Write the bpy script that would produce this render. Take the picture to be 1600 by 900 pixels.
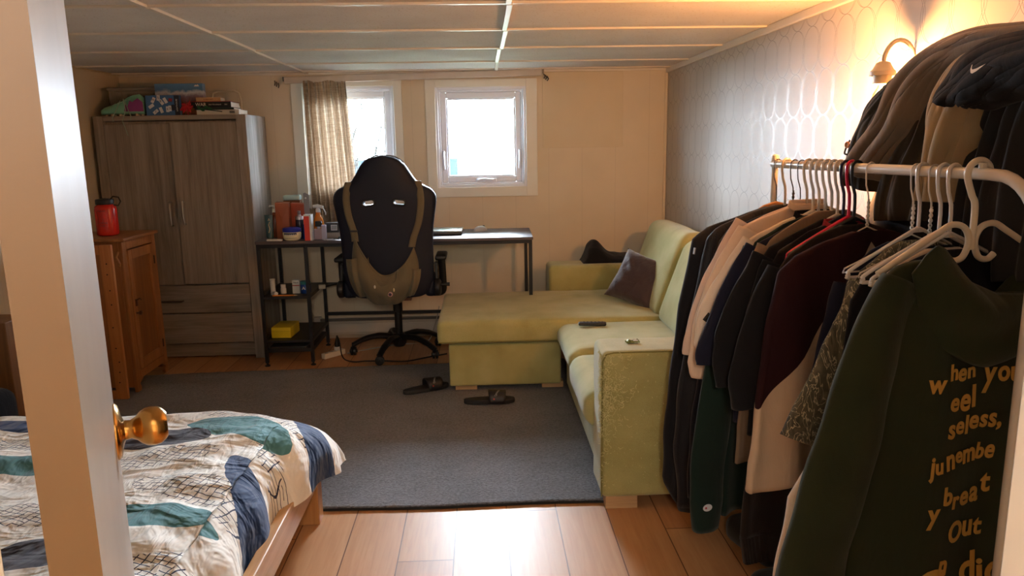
import bpy, bmesh, math, random
from math import sin, cos, pi, radians, sqrt, atan2
from mathutils import Vector, Matrix, noise, Euler
from mathutils.bvhtree import BVHTree

for _o in list(bpy.data.objects):
    bpy.data.objects.remove(_o)
S = bpy.context.scene
COL = S.collection
random.seed(7)

# ------------------------------------------------------------ camera
cam_data = bpy.data.cameras.new('camera')
cam_data.sensor_width = 36.0
cam_data.lens = 36.0 * 1164.0 / 1600.0
cam_data.clip_start = 0.02
cam = bpy.data.objects.new('camera', cam_data)
COL.objects.link(cam)
_p, _y, _r = 0.1895, 0.0391, -0.0171
_F = Vector((sin(_y) * cos(_p), cos(_y) * cos(_p), -sin(_p)))
_x = Vector((cos(_y), -sin(_y), 0))
_u = _x.cross(_F)
_x2 = cos(_r) * _x + sin(_r) * _u
_u2 = -sin(_r) * _x + cos(_r) * _u
cam.matrix_world = Matrix(((_x2.x, _u2.x, -_F.x, 0), (_x2.y, _u2.y, -_F.y, 0), (_x2.z, _u2.z, -_F.z, 1.4), (0, 0, 0, 1)))
S.camera = cam

# ------------------------------------------------------------ exposure
S.view_settings.view_transform = 'Standard'
S.view_settings.look = 'None'
S.view_settings.gamma = 1.0
S.view_settings.use_curve_mapping = False
S.view_settings.exposure = 0.80

# ------------------------------------------------------------ daylight and lamps
SKY = 62.0
SUN = 20.0
HALL = 44.0
LAMP = 8600.0
world = bpy.data.worlds.new('daylight')
S.world = world
world.use_nodes = True
_nt = world.node_tree
_bg = _nt.nodes['Background']
_tc = _nt.nodes.new('ShaderNodeTexCoord')
_sx = _nt.nodes.new('ShaderNodeSeparateXYZ')
_rp = _nt.nodes.new('ShaderNodeValToRGB')
_nt.links.new(_tc.outputs['Generated'], _sx.inputs[0])
_nt.links.new(_sx.outputs['Z'], _rp.inputs[0])
_nt.links.new(_rp.outputs[0], _bg.inputs['Color'])
_rp.color_ramp.elements[0].color = (0.74, 0.87, 1.0, 1)
_rp.color_ramp.elements[1].color = (0.72, 0.86, 1.0, 1)
_bg.inputs['Strength'].default_value = SKY

def lamp(name, kind, loc, power, color, size=0.05, sizey=None, rot=(0, 0, 0), portal=False):
    d = bpy.data.lights.new(name, kind)
    d.energy = power
    d.color = color
    if kind == 'AREA':
        d.size = size
        if sizey:
            d.shape = 'RECTANGLE'
            d.size_y = sizey
        d.cycles.is_portal = portal
    else:
        d.shadow_soft_size = size
    o = bpy.data.objects.new(name, d)
    COL.objects.link(o)
    o.location = loc
    o.rotation_euler = rot
    return o
# portals only guide the sky light through the two window openings
lamp('sky_portal', 'AREA', (-0.93, 5.66, 1.45), 1, (1, 1, 1), 0.62, 0.66, (radians(-90), 0, 0), True)
lamp('sky_portal', 'AREA', (0.01, 5.66, 1.46), 1, (1, 1, 1), 0.62, 0.72, (radians(-90), 0, 0), True)
lamp('hall_bulb', 'POINT', (0.05, -0.75, 1.78), HALL, (1.0, 0.86, 0.70), 0.09)
BULB_HEX, BULB = '#ffb06a', LAMP

_sd = bpy.data.lights.new('low_soft_sun', 'SUN')
_sd.energy = SUN
_sd.color = (0.80, 0.90, 1.0)
_sd.angle = radians(24)
_so = bpy.data.objects.new('low_soft_sun', _sd)
COL.objects.link(_so)
_so.rotation_euler = Vector((.10, 1.0, .40)).to_track_quat('Z', 'Y').to_euler()

# ------------------------------------------------------------ mesh helpers
class MB:
    def __init__(self):
        self.v = []
        self.f = []
        self.fm = []
        self.m = 0
    def add(self, vs, fs):
        o = len(self.v)
        self.v += [tuple(p) for p in vs]
        self.f += [tuple(i + o for i in f) for f in fs]
        self.fm += [self.m] * len(fs)
        return self
    def xf(self, M, start=0):
        for i in range(start, len(self.v)):
            self.v[i] = tuple(M @ Vector(self.v[i]))
        return self
    def box(self, c, s, rz=0.0, rx=0.0, ry=0.0):
        R = Euler((rx, ry, rz)).to_matrix()
        vs = []
        for dx in (-.5, .5):
            for dy in (-.5, .5):
                for dz in (-.5, .5):
                    vs.append(Vector(c) + R @ Vector((dx * s[0], dy * s[1], dz * s[2])))
        return self.add(vs, [(0, 1, 3, 2), (4, 6, 7, 5), (0, 4, 5, 1), (2, 3, 7, 6), (0, 2, 6, 4), (1, 5, 7, 3)])
    def b2(self, x0, x1, y0, y1, z0, z1):
        return self.box(((x0 + x1) / 2, (y0 + y1) / 2, (z0 + z1) / 2), (x1 - x0, y1 - y0, z1 - z0))
    def tube(self, pts, r, n=10, cap=True, flat=None, up=None):
        pts = [Vector(p) for p in pts]
        k = len(pts)
        rs = r if isinstance(r, (list, tuple)) else [r] * k
        vs = []
        prev = None
        for i, p in enumerate(pts):
            t = (pts[min(i + 1, k - 1)] - pts[max(i - 1, 0)])
            t = t.normalized() if t.length > 1e-9 else Vector((0, 0, 1))
            if prev is None:
                a = Vector(up) if up else (Vector((0, 0, 1)) if abs(t.z) < .9 else Vector((0, 1, 0)))
            else:
                a = prev
            s = (a - a.dot(t) * t).normalized()
            prev = s
            b = t.cross(s)
            fl = flat if flat else 1.0
            for j in range(n):
                an = 2 * pi * j / n
                vs.append(p + s * cos(an) * rs[i] * fl + b * sin(an) * rs[i])
        fs = []
        for i in range(k - 1):
            for j in range(n):
                fs.append((i * n + j, i * n + (j + 1) % n, (i + 1) * n + (j + 1) % n, (i + 1) * n + j))
        if cap:
            fs.append(tuple(range(n - 1, -1, -1)))
            fs.append(tuple((k - 1) * n + j for j in range(n)))
        return self.add(vs, fs)
    def lathe(self, prof, n=24, c=(0, 0, 0), M=None):
        vs = []
        for (r, z) in prof:
            for j in range(n):
                a = 2 * pi * j / n
                p = Vector((max(r, 1e-5) * cos(a), max(r, 1e-5) * sin(a), z))
                if M:
                    p = M @ p
                vs.append(p + Vector(c))
        fs = []
        for i in range(len(prof) - 1):
            for j in range(n):
                fs.append((i * n + j, i * n + (j + 1) % n, (i + 1) * n + (j + 1) % n, (i + 1) * n + j))
        fs.append(tuple(range(n - 1, -1, -1)))
        fs.append(tuple((len(prof) - 1) * n + j for j in range(n)))
        return self.add(vs, fs)
    def prism(self, poly, h, M=None):
        """poly in xy, extruded 0..h along z, then M"""
        n = len(poly)
        vs = [Vector((p[0], p[1], 0)) for p in poly] + [Vector((p[0], p[1], h)) for p in poly]
        if M:
            vs = [M @ v for v in vs]
        fs = [tuple(range(n - 1, -1, -1)), tuple(range(n, 2 * n))]
        for i in range(n):
            j = (i + 1) % n
            fs.append((i, j, n + j, n + i))
        return self.add(vs, fs)
    def grid(self, fn, nu, nv, closeu=False):
        vs = [fn(i / (nu if closeu else nu - 1), j / (nv - 1)) for j in range(nv) for i in range(nu)]
        fs = []
        for j in range(nv - 1):
            for i in range(nu if closeu else nu - 1):
                i2 = (i + 1) % nu
                fs.append((j * nu + i, j * nu + i2, (j + 1) * nu + i2, (j + 1) * nu + i))
        return self.add(vs, fs)
    def build(self, name, mat, parent=None, loc=None, rz=None, bevel=0, seg=2, sub=0, smooth=True, solid=0, angle=40, rot=None):
        me = bpy.data.meshes.new(name)
        me.from_pydata(self.v, [], self.f)
        bm = bmesh.new()
        bm.from_mesh(me)
        bmesh.ops.recalc_face_normals(bm, faces=bm.faces)
        bm.to_mesh(me)
        bm.free()
        o = bpy.data.objects.new(name, me)
        COL.objects.link(o)
        ms = mat if isinstance(mat, (list, tuple)) else [mat]
        for m in ms:
            me.materials.append(m)
        if len(ms) > 1:
            for p, k in zip(me.polygons, self.fm):
                p.material_index = k
        if smooth:
            me.polygons.foreach_set('use_smooth', [True] * len(me.polygons))
            try:
                me.set_sharp_from_angle(angle=radians(angle))
            except Exception:
                pass
        if parent:
            o.parent = parent
        if loc is not None:
            o.location = loc
        if rz is not None:
            o.rotation_euler = (0, 0, rz)
        if rot is not None:
            o.rotation_euler = rot
        if solid:
            md = o.modifiers.new('thickness', 'SOLIDIFY')
            md.thickness = solid
            md.offset = 0
        if bevel:
            md = o.modifiers.new('bevel', 'BEVEL')
            md.width = bevel
            md.segments = seg
            md.limit_method = 'ANGLE'
            md.angle_limit = radians(35)
            md.harden_normals = False
        if sub:
            md = o.modifiers.new('subdivision', 'SUBSURF')
            md.levels = sub
            md.render_levels = sub
        return o

def thing(name, label, cat, loc=(0, 0, 0), rz=0, group=None, rot=None):
    o = bpy.data.objects.new(name, None)
    COL.objects.link(o)
    o.empty_display_size = 0.05
    o.location = loc
    o.rotation_euler = rot if rot else (0, 0, rz)
    o['label'] = label
    o['category'] = cat
    if group:
        o['group'] = group
    return o

def tag(o, label, cat, group=None, kind=None):
    o['label'] = label
    o['category'] = cat
    if group:
        o['group'] = group
    if kind:
        o['kind'] = kind
    return o

def struct(o, label=None):
    o['kind'] = 'structure'
    if label:
        o['label'] = label
    return o

def rbox(c, s, r, seg=4):
    """rounded box MB, corners radius r on all edges"""
    bm = bmesh.new()
    bmesh.ops.create_cube(bm, size=1)
    for v in bm.verts:
        v.co = Vector((v.co.x * s[0], v.co.y * s[1], v.co.z * s[2]))
    bmesh.ops.bevel(bm, geom=bm.edges[:], offset=r, segments=seg, profile=.5, affect='EDGES')
    m = MB()
    bm.verts.index_update()
    m.add([v.co + Vector(c) for v in bm.verts], [tuple(v.index for v in f.verts) for f in bm.faces])
    bm.free()
    return m

def text_mb(s, size, extrude=.0006, offset=0.0, align='CENTER', res=3, space=1.0):
    cu = bpy.data.curves.new('txt', 'FONT')
    cu.body = s
    cu.size = size
    cu.extrude = extrude
    cu.offset = offset
    cu.align_x = align
    cu.align_y = 'CENTER'
    cu.resolution_u = res
    cu.space_character = space
    ob = bpy.data.objects.new('txt', cu)
    me = bpy.data.meshes.new_from_object(ob)
    m = MB()
    m.add([v.co[:] for v in me.vertices], [tuple(p.vertices) for p in me.polygons])
    bpy.data.objects.remove(ob)
    bpy.data.curves.remove(cu)
    bpy.data.meshes.remove(me)
    return m

UPX = Matrix.Rotation(radians(90), 4, 'X')      # xy plane drawing -> stands up facing -y

def sstep(a, b, x):
    t = min(1, max(0, (x - a) / (b - a)))
    return t * t * (3 - 2 * t)

def lerp(a, b, t):
    return a + (b - a) * t

def interp(tab, x):
    if x <= tab[0][0]:
        return tab[0][1]
    for (a, b), (c, d) in zip(tab, tab[1:]):
        if x <= c:
            return b + (d - b) * (x - a) / (c - a)
    return tab[-1][1]

# ------------------------------------------------------------ materials
def srgb(h):
    h = h.lstrip('#')
    c = [int(h[i:i + 2], 16) / 255 for i in (0, 2, 4)]
    return tuple((x / 12.92 if x <= .04045 else ((x + .055) / 1.055) ** 2.4) for x in c) + (1,)

class NT:
    def __init__(self, name):
        self.mat = bpy.data.materials.new(name)
        self.mat.use_nodes = True
        self.t = self.mat.node_tree
        self.b = self.t.nodes['Principled BSDF']
        self.out = self.t.nodes['Material Output']
        self.tc = self.t.nodes.new('ShaderNodeTexCoord')
    def n(self, typ, **kw):
        nd = self.t.nodes.new(typ)
        for k, v in kw.items():
            if k == 'inp':
                for kk, vv in v.items():
                    self.set(nd.inputs[kk], vv)
            else:
                setattr(nd, k, v)
        return nd
    def set(self, sock, v):
        if isinstance(v, bpy.types.NodeSocket):
            self.t.links.new(v, sock)
        else:
            sock.default_value = v
    def math(self, op, a, b=0.0, c=None, clamp=False):
        nd = self.t.nodes.new('ShaderNodeMath')
        nd.operation = op
        nd.use_clamp = clamp
        self.set(nd.inputs[0], a)
        if op not in ('ABSOLUTE', 'FRACT', 'FLOOR', 'SQRT', 'SINE', 'COSINE'):
            self.set(nd.inputs[1], b)
        if c is not None:
            self.set(nd.inputs[2], c)
        return nd.outputs[0]
    def mapping(self, scale=(1, 1, 1), loc=(0, 0, 0), rot=(0, 0, 0), src='Object'):
        nd = self.n('ShaderNodeMapping')
        self.t.links.new(self.tc.outputs[src], nd.inputs[0])
        nd.inputs['Scale'].default_value = scale
        nd.inputs['Location'].default_value = loc
        nd.inputs['Rotation'].default_value = rot
        return nd.outputs[0]
    def noise(self, vec, scale, detail=3, rough=.5, dist=0):
        nd = self.n('ShaderNodeTexNoise')
        self.t.links.new(vec, nd.inputs['Vector'])
        nd.inputs['Scale'].default_value = scale
        nd.inputs['Detail'].default_value = detail
        nd.inputs['Roughness'].default_value = rough
        nd.inputs['Distortion'].default_value = dist
        return nd.outputs['Fac']
    def ramp(self, fac, stops, interp='LINEAR'):
        nd = self.n('ShaderNodeValToRGB')
        nd.color_ramp.interpolation = interp
        e = nd.color_ramp.elements
        while len(e) < len(stops):
            e.new(.5)
        for el, (p, c) in zip(e, stops):
            el.position = p
            el.color = c
        self.t.links.new(fac, nd.inputs[0])
        return nd.outputs[0]
    def mix(self, fac, a, b, blend='MIX'):
        nd = self.n('ShaderNodeMix', data_type='RGBA', blend_type=blend)
        self.set(nd.inputs[0], fac)
        self.set(nd.inputs[6], a)
        self.set(nd.inputs[7], b)
        return nd.outputs[2]
    def bump(self, h, strength=.3, dist=.002):
        nd = self.n('ShaderNodeBump')
        nd.inputs['Strength'].default_value = strength
        nd.inputs['Distance'].default_value = dist
        self.t.links.new(h, nd.inputs['Height'])
        self.t.links.new(nd.outputs[0], self.b.inputs['Normal'])
    def xyz(self, vec):
        nd = self.n('ShaderNodeSeparateXYZ')
        self.t.links.new(vec, nd.inputs[0])
        return nd.outputs

def shade(c, k):
    return (min(c[0] * k, 1), min(c[1] * k, 1), min(c[2] * k, 1), 1)

_cache = {}
def plain(name, col, rough=.5, metal=0, var=0.08, vscale=8, bump=0, bscale=200, coat=0, trans=0, spec=.5):
    if name in _cache:
        return _cache[name]
    n = NT(name)
    c = srgb(col)
    v = n.mapping()
    f = n.noise(v, vscale, 3)
    n.set(n.b.inputs['Base Color'], n.ramp(f, [(.3, shade(c, 1 - var)), (.7, shade(c, 1 + var))]))
    n.b.inputs['Roughness'].default_value = rough
    n.b.inputs['Metallic'].default_value = metal
    n.b.inputs['Specular IOR Level'].default_value = spec
    if coat:
        n.b.inputs['Coat Weight'].default_value = coat
    if trans:
        n.b.inputs['Transmission Weight'].default_value = trans
    if bump:
        n.bump(n.noise(v, bscale, 2), bump, .001)
    _cache[name] = n.mat
    return n.mat

def cloth(name, col, weave=900, strength=.25, var=.12, rough=.9, sheen=.25, vscale=5, wr=0.0):
    if name in _cache:
        return _cache[name]
    n = NT(name)
    c = srgb(col)
    v = n.mapping()
    f = n.noise(v, vscale, 4)
    n.set(n.b.inputs['Base Color'], n.ramp(f, [(.3, shade(c, 1 - var)), (.7, shade(c, 1 + var))]))
    n.b.inputs['Roughness'].default_value = rough
    n.b.inputs['Specular IOR Level'].default_value = .2
    n.b.inputs['Sheen Weight'].default_value = sheen
    n.b.inputs['Sheen Roughness'].default_value = .5
    h = n.noise(v, weave, 2)
    if wr:
        h2 = n.noise(n.mapping(scale=(1, 1, .35)), 22, 3, .5, .6)
        h = n.math('ADD', n.math('MULTIPLY', h, .15), n.math('MULTIPLY', h2, 1.0))
        n.bump(h, wr, .012)
    else:
        n.bump(h, strength, .001)
    _cache[name] = n.mat
    return n.mat

def wood(name, dark, light, axis='Z', scale=1.0, rough=.5, grain=1.0, knots=False, bump=.12):
    if name in _cache:
        return _cache[name]
    n = NT(name)
    st = {'X': (.6, 9, 9), 'Y': (9, .6, 9), 'Z': (9, 9, .6)}[axis]
    v = n.mapping(scale=tuple(s * scale for s in st))
    f1 = n.noise(v, 2.2, 6, .62, .8)
    st2 = {'X': (2, 60, 60), 'Y': (60, 2, 60), 'Z': (60, 60, 2)}[axis]
    v2 = n.mapping(scale=tuple(s * scale for s in st2))
    f2 = n.noise(v2, 2.0, 3, .6)
    f = n.math('ADD', n.math('MULTIPLY', f1, .75), n.math('MULTIPLY', f2, .3 * grain))
    col = n.ramp(f, [(.32, srgb(dark)), (.72, srgb(light))])
    if knots:
        st3 = {'X': (3, 9, 9), 'Y': (9, 3, 9), 'Z': (9, 9, 3)}[axis]
        vo = n.n('ShaderNodeTexVoronoi', inp={'Scale': .9})
        n.t.links.new(n.mapping(scale=st3), vo.inputs['Vector'])
        k = n.ramp(vo.outputs['Distance'], [(.06, (1, 1, 1, 1)), (.13, (0, 0, 0, 1))])
        col = n.mix(k, col, shade(srgb(dark), .35))
    n.set(n.b.inputs['Base Color'], col)
    n.b.inputs['Roughness'].default_value = rough
    n.bump(f2, bump, .001)
    _cache[name] = n.mat
    return n.mat

def metal(name, col, rough=.3):
    return plain(name, col, rough, 1.0, .03)

def emis(name, col, strength):
    n = NT(name)
    n.b.inputs['Base Color'].default_value = srgb(col)
    n.b.inputs['Emission Color'].default_value = srgb(col)
    n.b.inputs['Emission Strength'].default_value = strength
    return n.mat

def glass(name, tint=(1, 1, 1, 1), refl=.08, rough=0.02):
    n = NT(name)
    tr = n.n('ShaderNodeBsdfTransparent')
    tr.inputs[0].default_value = tint
    gl = n.n('ShaderNodeBsdfGlossy')
    gl.inputs['Roughness'].default_value = rough
    mx = n.n('ShaderNodeMixShader')
    fr = n.n('ShaderNodeLayerWeight')
    fr.inputs['Blend'].default_value = .25
    n.set(mx.inputs[0], n.math('MULTIPLY_ADD', fr.outputs['Fresnel'], .7, refl * .3))
    n.t.links.new(tr.outputs[0], mx.inputs[1])
    n.t.links.new(gl.outputs[0], mx.inputs[2])
    n.t.links.new(mx.outputs[0], n.out.inputs[0])
    return n.mat
# ============================================================ SETTING
XL, XR, YB, ZC = -2.5, 1.36, 5.48, 1.925

def floor_mat():
    n = NT('laminate_planks')
    W, L = 0.1935, 1.35
    p = n.xyz(n.mapping())
    u = n.math('DIVIDE', n.math('ADD', p[0], 10.0 - .007), W)
    row = n.math('FLOOR', u)
    fu = n.math('FRACT', u)
    off = n.math('MULTIPLY', n.math('FRACT', n.math('MULTIPLY', row, .377)), L)
    v = n.math('DIVIDE', n.math('ADD', n.math('ADD', p[1], off), 10.0), L)
    fv = n.math('FRACT', v)
    cellid = n.math('ADD', n.math('MULTIPLY', row, 12.9), n.math('MULTIPLY', n.math('FLOOR', v), 78.2))
    rnd = n.math('FRACT', n.math('MULTIPLY', n.math('SINE', cellid), 437.5))
    # three narrow strips inside each board, like two-strip laminate
    cb = n.n('ShaderNodeCombineXYZ')
    n.set(cb.inputs[0], n.math('MULTIPLY', p[0], 26))
    n.set(cb.inputs[1], n.math('MULTIPLY', p[1], 1.6))
    n.set(cb.inputs[2], n.math('MULTIPLY', rnd, 30))
    g = n.noise(cb.outputs[0], 2.2, 6, .62, .5)
    fac = n.math('ADD', n.math('MULTIPLY', g, .62), n.math('MULTIPLY', rnd, .36))
    col = n.ramp(fac, [(.2, srgb('#9c6a47')), (.5, srgb('#b8865a')), (.85, srgb('#ca9c70'))])
    eu = n.math('LESS_THAN', n.math('MINIMUM', fu, n.math('SUBTRACT', 1.0, fu)), .011)
    ev = n.math('LESS_THAN', n.math('MINIMUM', fv, n.math('SUBTRACT', 1.0, fv)), .0016)
    e = n.math('MAXIMUM', eu, ev)
    col = n.mix(e, col, srgb('#6b4327'))
    n.set(n.b.inputs['Base Color'], col)
    n.b.inputs['Roughness'].default_value = .42
    n.b.inputs['Specular IOR Level'].default_value = .3
    n.bump(n.math('SUBTRACT', n.math('MULTIPLY', g, .35), e), .35, .0015)
    return n.mat

m = MB()
m.b2(XL - .1, XR + .1, .3, YB + .15, -.08, 0)
struct(m.build('floor', floor_mat(), smooth=False))
m = MB()
m.b2(-1.6, 1.6, -1.8, .3, -.08, 0)
struct(m.build('floor', floor_mat(), smooth=False))

def tile_mat():
    n = NT('mineral_ceiling_tile')
    v = n.mapping()
    f = n.noise(v, 90, 3, .7)
    big = n.noise(v, 3, 3)
    pits = n.ramp(f, [(.30, (0, 0, 0, 1)), (.40, (1, 1, 1, 1))])
    c = n.ramp(big, [(.3, srgb('#d8d3cf')), (.7, srgb('#e4e1de'))])
    col = n.mix(pits, shade(srgb('#b5a893'), 1), c)
    n.set(n.b.inputs['Base Color'], col)
    n.b.inputs['Roughness'].default_value = .95
    n.bump(pits, .35, .002)
    return n.mat
TILE = tile_mat()
m = MB()
m.b2(XL - .1, XR + .1, .33, YB + .15, ZC, ZC + .1)
struct(m.build('ceiling', TILE, smooth=False))
m = MB()
m.b2(-1.6, 1.6, -1.8, .33, 2.15, 2.25)
struct(m.build('ceiling', TILE, smooth=False))
WHITEPAINT = plain('white_gloss_paint', '#e2ddd4', .35, var=.03)
GRIDM = plain('white_grid_enamel', '#dcd4c8', .4, var=.04)
k = 0
ys = [.95, 1.61, 2.27, 2.925, 3.575, 4.225, 4.9, 5.36]
for i, yy in enumerate(ys):
    m = MB()
    m.box(((XL + XR) / 2, yy, ZC - .004), (XR - XL, .022, .009), rz=0.0)
    k += 1
    struct(m.build('trim_%d' % k, GRIDM, bevel=.001, smooth=False))
for xx in (-1.205, .125):
    m = MB()
    y0 = .45
    for j, yy in enumerate(ys + [YB]):
        m.box((xx + .006 * (j % 3 - 1), (y0 + yy) / 2, ZC - .005), (.022, yy - y0 - .012, .012))
        y0 = yy
    k += 1
    struct(m.build('trim_%d' % k, GRIDM, bevel=.001, smooth=False))

def wall_mat(name, c1, c2, boards=None, bumpy=.15):
    n = NT(name)
    v = n.mapping()
    f = n.noise(v, 2.5, 4)
    col = n.ramp(f, [(.3, srgb(c1)), (.7, srgb(c2))])
    if boards:
        p = n.xyz(v)
        fr = n.math('FRACT', n.math('DIVIDE', n.math('ADD', p[boards[0]], 20), boards[1]))
        e = n.math('LESS_THAN', fr, boards[2])
        col = n.mix(n.math('MULTIPLY', e, .35), col, shade(srgb(c1), .5))
        n.bump(n.math('SUBTRACT', n.math('MULTIPLY', n.noise(v, 40, 2), .1), e), bumpy, .002)
    else:
        n.bump(n.noise(v, 40, 2), bumpy * .3, .002)
    n.set(n.b.inputs['Base Color'], col)
    n.b.inputs['Roughness'].default_value = .55
    return n.mat
CREAM = wall_mat('cream_panelling', '#d8cbb4', '#e0d4bf', (0, .244, .008))
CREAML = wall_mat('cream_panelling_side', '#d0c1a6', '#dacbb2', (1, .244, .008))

# back wall pieces around two window openings
L0, L1, LZ0, LZ1 = -1.245, -.600, 1.07, 1.83
R0, R1, RZ0, RZ1 = -.315, .340, 1.10, 1.815
m = MB()
T = YB + .15
m.b2(XL - .1, L0, YB, T, 0, ZC + .1)
m.b2(L1, R0, YB, T, 0, ZC + .1)
m.b2(R1, XR + .1, YB, T, 0, ZC + .1)
m.b2(L0, L1, YB, T, 0, LZ0)
m.b2(L0, L1, YB, T, LZ1, ZC + .1)
m.b2(R0, R1, YB, T, 0, RZ0)
m.b2(R0, R1, YB, T, RZ1, ZC + .1)
struct(m.build('wall_back', CREAM, smooth=False))
m = MB()
m.b2(XL - .1, XL, .3, YB, 0, ZC + .1)
struct(m.build('wall_left', CREAML, smooth=False))

def paper_mat():
    n = NT('ellipse_wallpaper')
    v = n.mapping()
    p = n.xyz(v)
    s, h = .142, .178
    U = n.math('DIVIDE', n.math('ADD', p[1], 10.02), s)
    V = n.math('DIVIDE', n.math('ADD', p[2], 10.073), h)
    du = n.math('SUBTRACT', n.math('FRACT', U), .5)
    dv = n.math('SUBTRACT', n.math('FRACT', V), .5)
    tot = None
    def ring(dx, a, b, w):
        ex = n.math('DIVIDE', dx, a)
        ey = n.math('DIVIDE', dv, b)
        r = n.math('SQRT', n.math('ADD', n.math('MULTIPLY', ex, ex), n.math('MULTIPLY', ey, ey)))
        return n.math('LESS_THAN', n.math('ABSOLUTE', n.math('SUBTRACT', r, 1.0)), w)
    for dx in (du, n.math('SUBTRACT', du, 1.0), n.math('ADD', du, 1.0)):
        for (a, b, w) in ((.50, .497, .012), (.585, .497, .011)):
            r = ring(dx, a, b, w)
            tot = r if tot is None else n.math('MAXIMUM', tot, r)
    base = n.ramp(n.noise(v, 3, 3), [(.3, srgb('#bbb6b0')), (.7, srgb('#c4c0b9'))])
    n.set(n.b.inputs['Base Color'], n.mix(tot, base, srgb('#8f8a85')))
    n.set(n.b.inputs['Metallic'], n.math('MULTIPLY', tot, .7))
    n.set(n.b.inputs['Roughness'], n.math('SUBTRACT', .46, n.math('MULTIPLY', tot, .12)))
    n.bump(n.noise(n.mapping(scale=(1, 60, 4)), 6, 2), .06, .001)
    return n.mat
m = MB()
m.b2(XR, XR + .1, .3, YB, 0, ZC + .1)
struct(m.build('wall_right', paper_mat(), smooth=False))
# crown strip on the right wall
m = MB()
m.b2(XR - .018, XR, .45, YB, ZC - .035, ZC)
struct(m.build('trim_20', WHITEPAINT, bevel=.004, smooth=False))
m = MB()
m.b2(XL, XR, YB - .012, YB, ZC - .016, ZC)
struct(m.build('trim_21', WHITEPAINT, bevel=.003, smooth=False))
m = MB()
m.b2(XL, XL + .012, .45, YB, ZC - .012, ZC)
struct(m.build('trim_22', plain('aged_cream_trim', '#cbb894', .5), bevel=.003, smooth=False))
# corner batten and the patched panel right of the window
m = MB()
m.b2(XR - .022, XR - .002, YB - .012, YB, 0, ZC - .035)
struct(m.build('trim_23', CREAM, bevel=.003, smooth=False))
PANEL = wall_mat('patch_panel', '#d4c6aa', '#dccfb6')
m = MB()
m.b2(.455, 1.035, YB - .007, YB - .001, 1.375, 1.905)
struct(m.build('trim_24', PANEL, bevel=.002, smooth=False))

# front wall with the doorway the picture is taken through
PLAIN = wall_mat('cream_paint', '#cdb795', '#d7c3a4')
m = MB()
m.b2(XL - .1, -.335, .33, .45, 0, 2.15)
m.b2(.385, XR + .1, .33, .45, 0, 2.15)
m.b2(-.335, .385, .33, .45, 1.86, 2.15)
struct(m.build('wall_front', PLAIN, smooth=False))
m = MB()
m.b2(-.335, -.315, .325, .455, 0, 1.84)
struct(m.build('trim_30', WHITEPAINT, bevel=.002, smooth=False))
m = MB()
m.b2(.352, .385, .325, .455, 0, 1.84)
struct(m.build('trim_31', WHITEPAINT, bevel=.002, smooth=False))
m = MB()
m.b2(-.335, .385, .325, .455, 1.84, 1.86)
struct(m.build('trim_32', WHITEPAINT, bevel=.002, smooth=False))
# hall behind the camera
m = MB()
m.b2(-1.7, -1.6, -1.8, .33, 0, 2.15)
struct(m.build('wall_hall_left', PLAIN, smooth=False))
m = MB()
m.b2(1.6, 1.7, -1.8, .33, 0, 2.15)
struct(m.build('wall_hall_right', PLAIN, smooth=False))
m = MB()
m.b2(-1.7, 1.7, -1.9, -1.8, 0, 2.15)
struct(m.build('wall_hall_end', PLAIN, smooth=False))

# ---------------------------------------------------------------- open door
DPHI = radians(25.5)
door = thing('door_1', 'white panel door standing open at the left with a brass knob', 'door', (-.271, .486, 0), DPHI)
del door['category']
door['kind'] = 'structure'
def door_mat():
    n = NT('door_paint')
    v = n.mapping()
    f = n.noise(v, 3, 4)
    c = n.ramp(f, [(.3, srgb('#c9c3ba')), (.7, srgb('#dad6cf'))])
    s = n.ramp(n.noise(n.mapping(scale=(1, 1, .8)), 7, 4, .7), [(.70, (0, 0, 0, 1)), (.78, (1, 1, 1, 1))])
    n.set(n.b.inputs['Base Color'], n.mix(n.math('MULTIPLY', s, .25), c, srgb('#7a5a3a')))
    n.b.inputs['Roughness'].default_value = .33
    return n.mat
# local: y runs from hinge to latch, -x is the thickness
m = MB()
m.box((-.0155, .3412, .925), (.031, .6776, 1.81))
m.build('door_slab', door_mat(), door, bevel=.0015, smooth=False)
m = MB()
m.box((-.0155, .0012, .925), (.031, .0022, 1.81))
m.build('door_edge', plain('warm_lit_edge_tone', '#594024', .5, var=.05), door, smooth=False)  # warm hall light on the white edge is painted into this colour
m = MB()
for hz_ in (1.665, .22):
    m = MB()
    m.box((-.0165, -.0012, hz_), (.026, .0022, .09))
    m.build('hinge', plain('painted_hinge', '#8a6236', .45, .3), door, bevel=.0008)
BRASS = plain('brass', '#c79a55', .22, 1.0, .06)
kz = 1.003
m = MB()
MX = Matrix.Rotation(radians(90), 4, 'Y')
m.lathe([(.0, 0), (.041, 0), (.041, .002), (.037, .006), (.022, .009), (.0145, .012), (.0135, .020), (.017, .027), (.0235, .033), (.0275, .040), (.029, .049), (.0275, .058), (.022, .065), (.018, .068), (.0, .067)], 36, (0, 0, 0), MX)
m.build('door_knob', BRASS, door, loc=(0, .615, kz))
m = MB()
m.lathe([(.0, 0), (.041, 0), (.041, .002), (.037, .006), (.022, .009), (.0145, .012), (.0135, .020), (.017, .027), (.0235, .033), (.0275, .040), (.029, .049), (.0275, .058), (.022, .065), (.018, .068), (.0, .067)], 36, (0, 0, 0), Matrix.Rotation(radians(-90), 4, 'Y'))
m.build('door_knob', BRASS, door, loc=(-.031, .615, kz))

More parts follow.
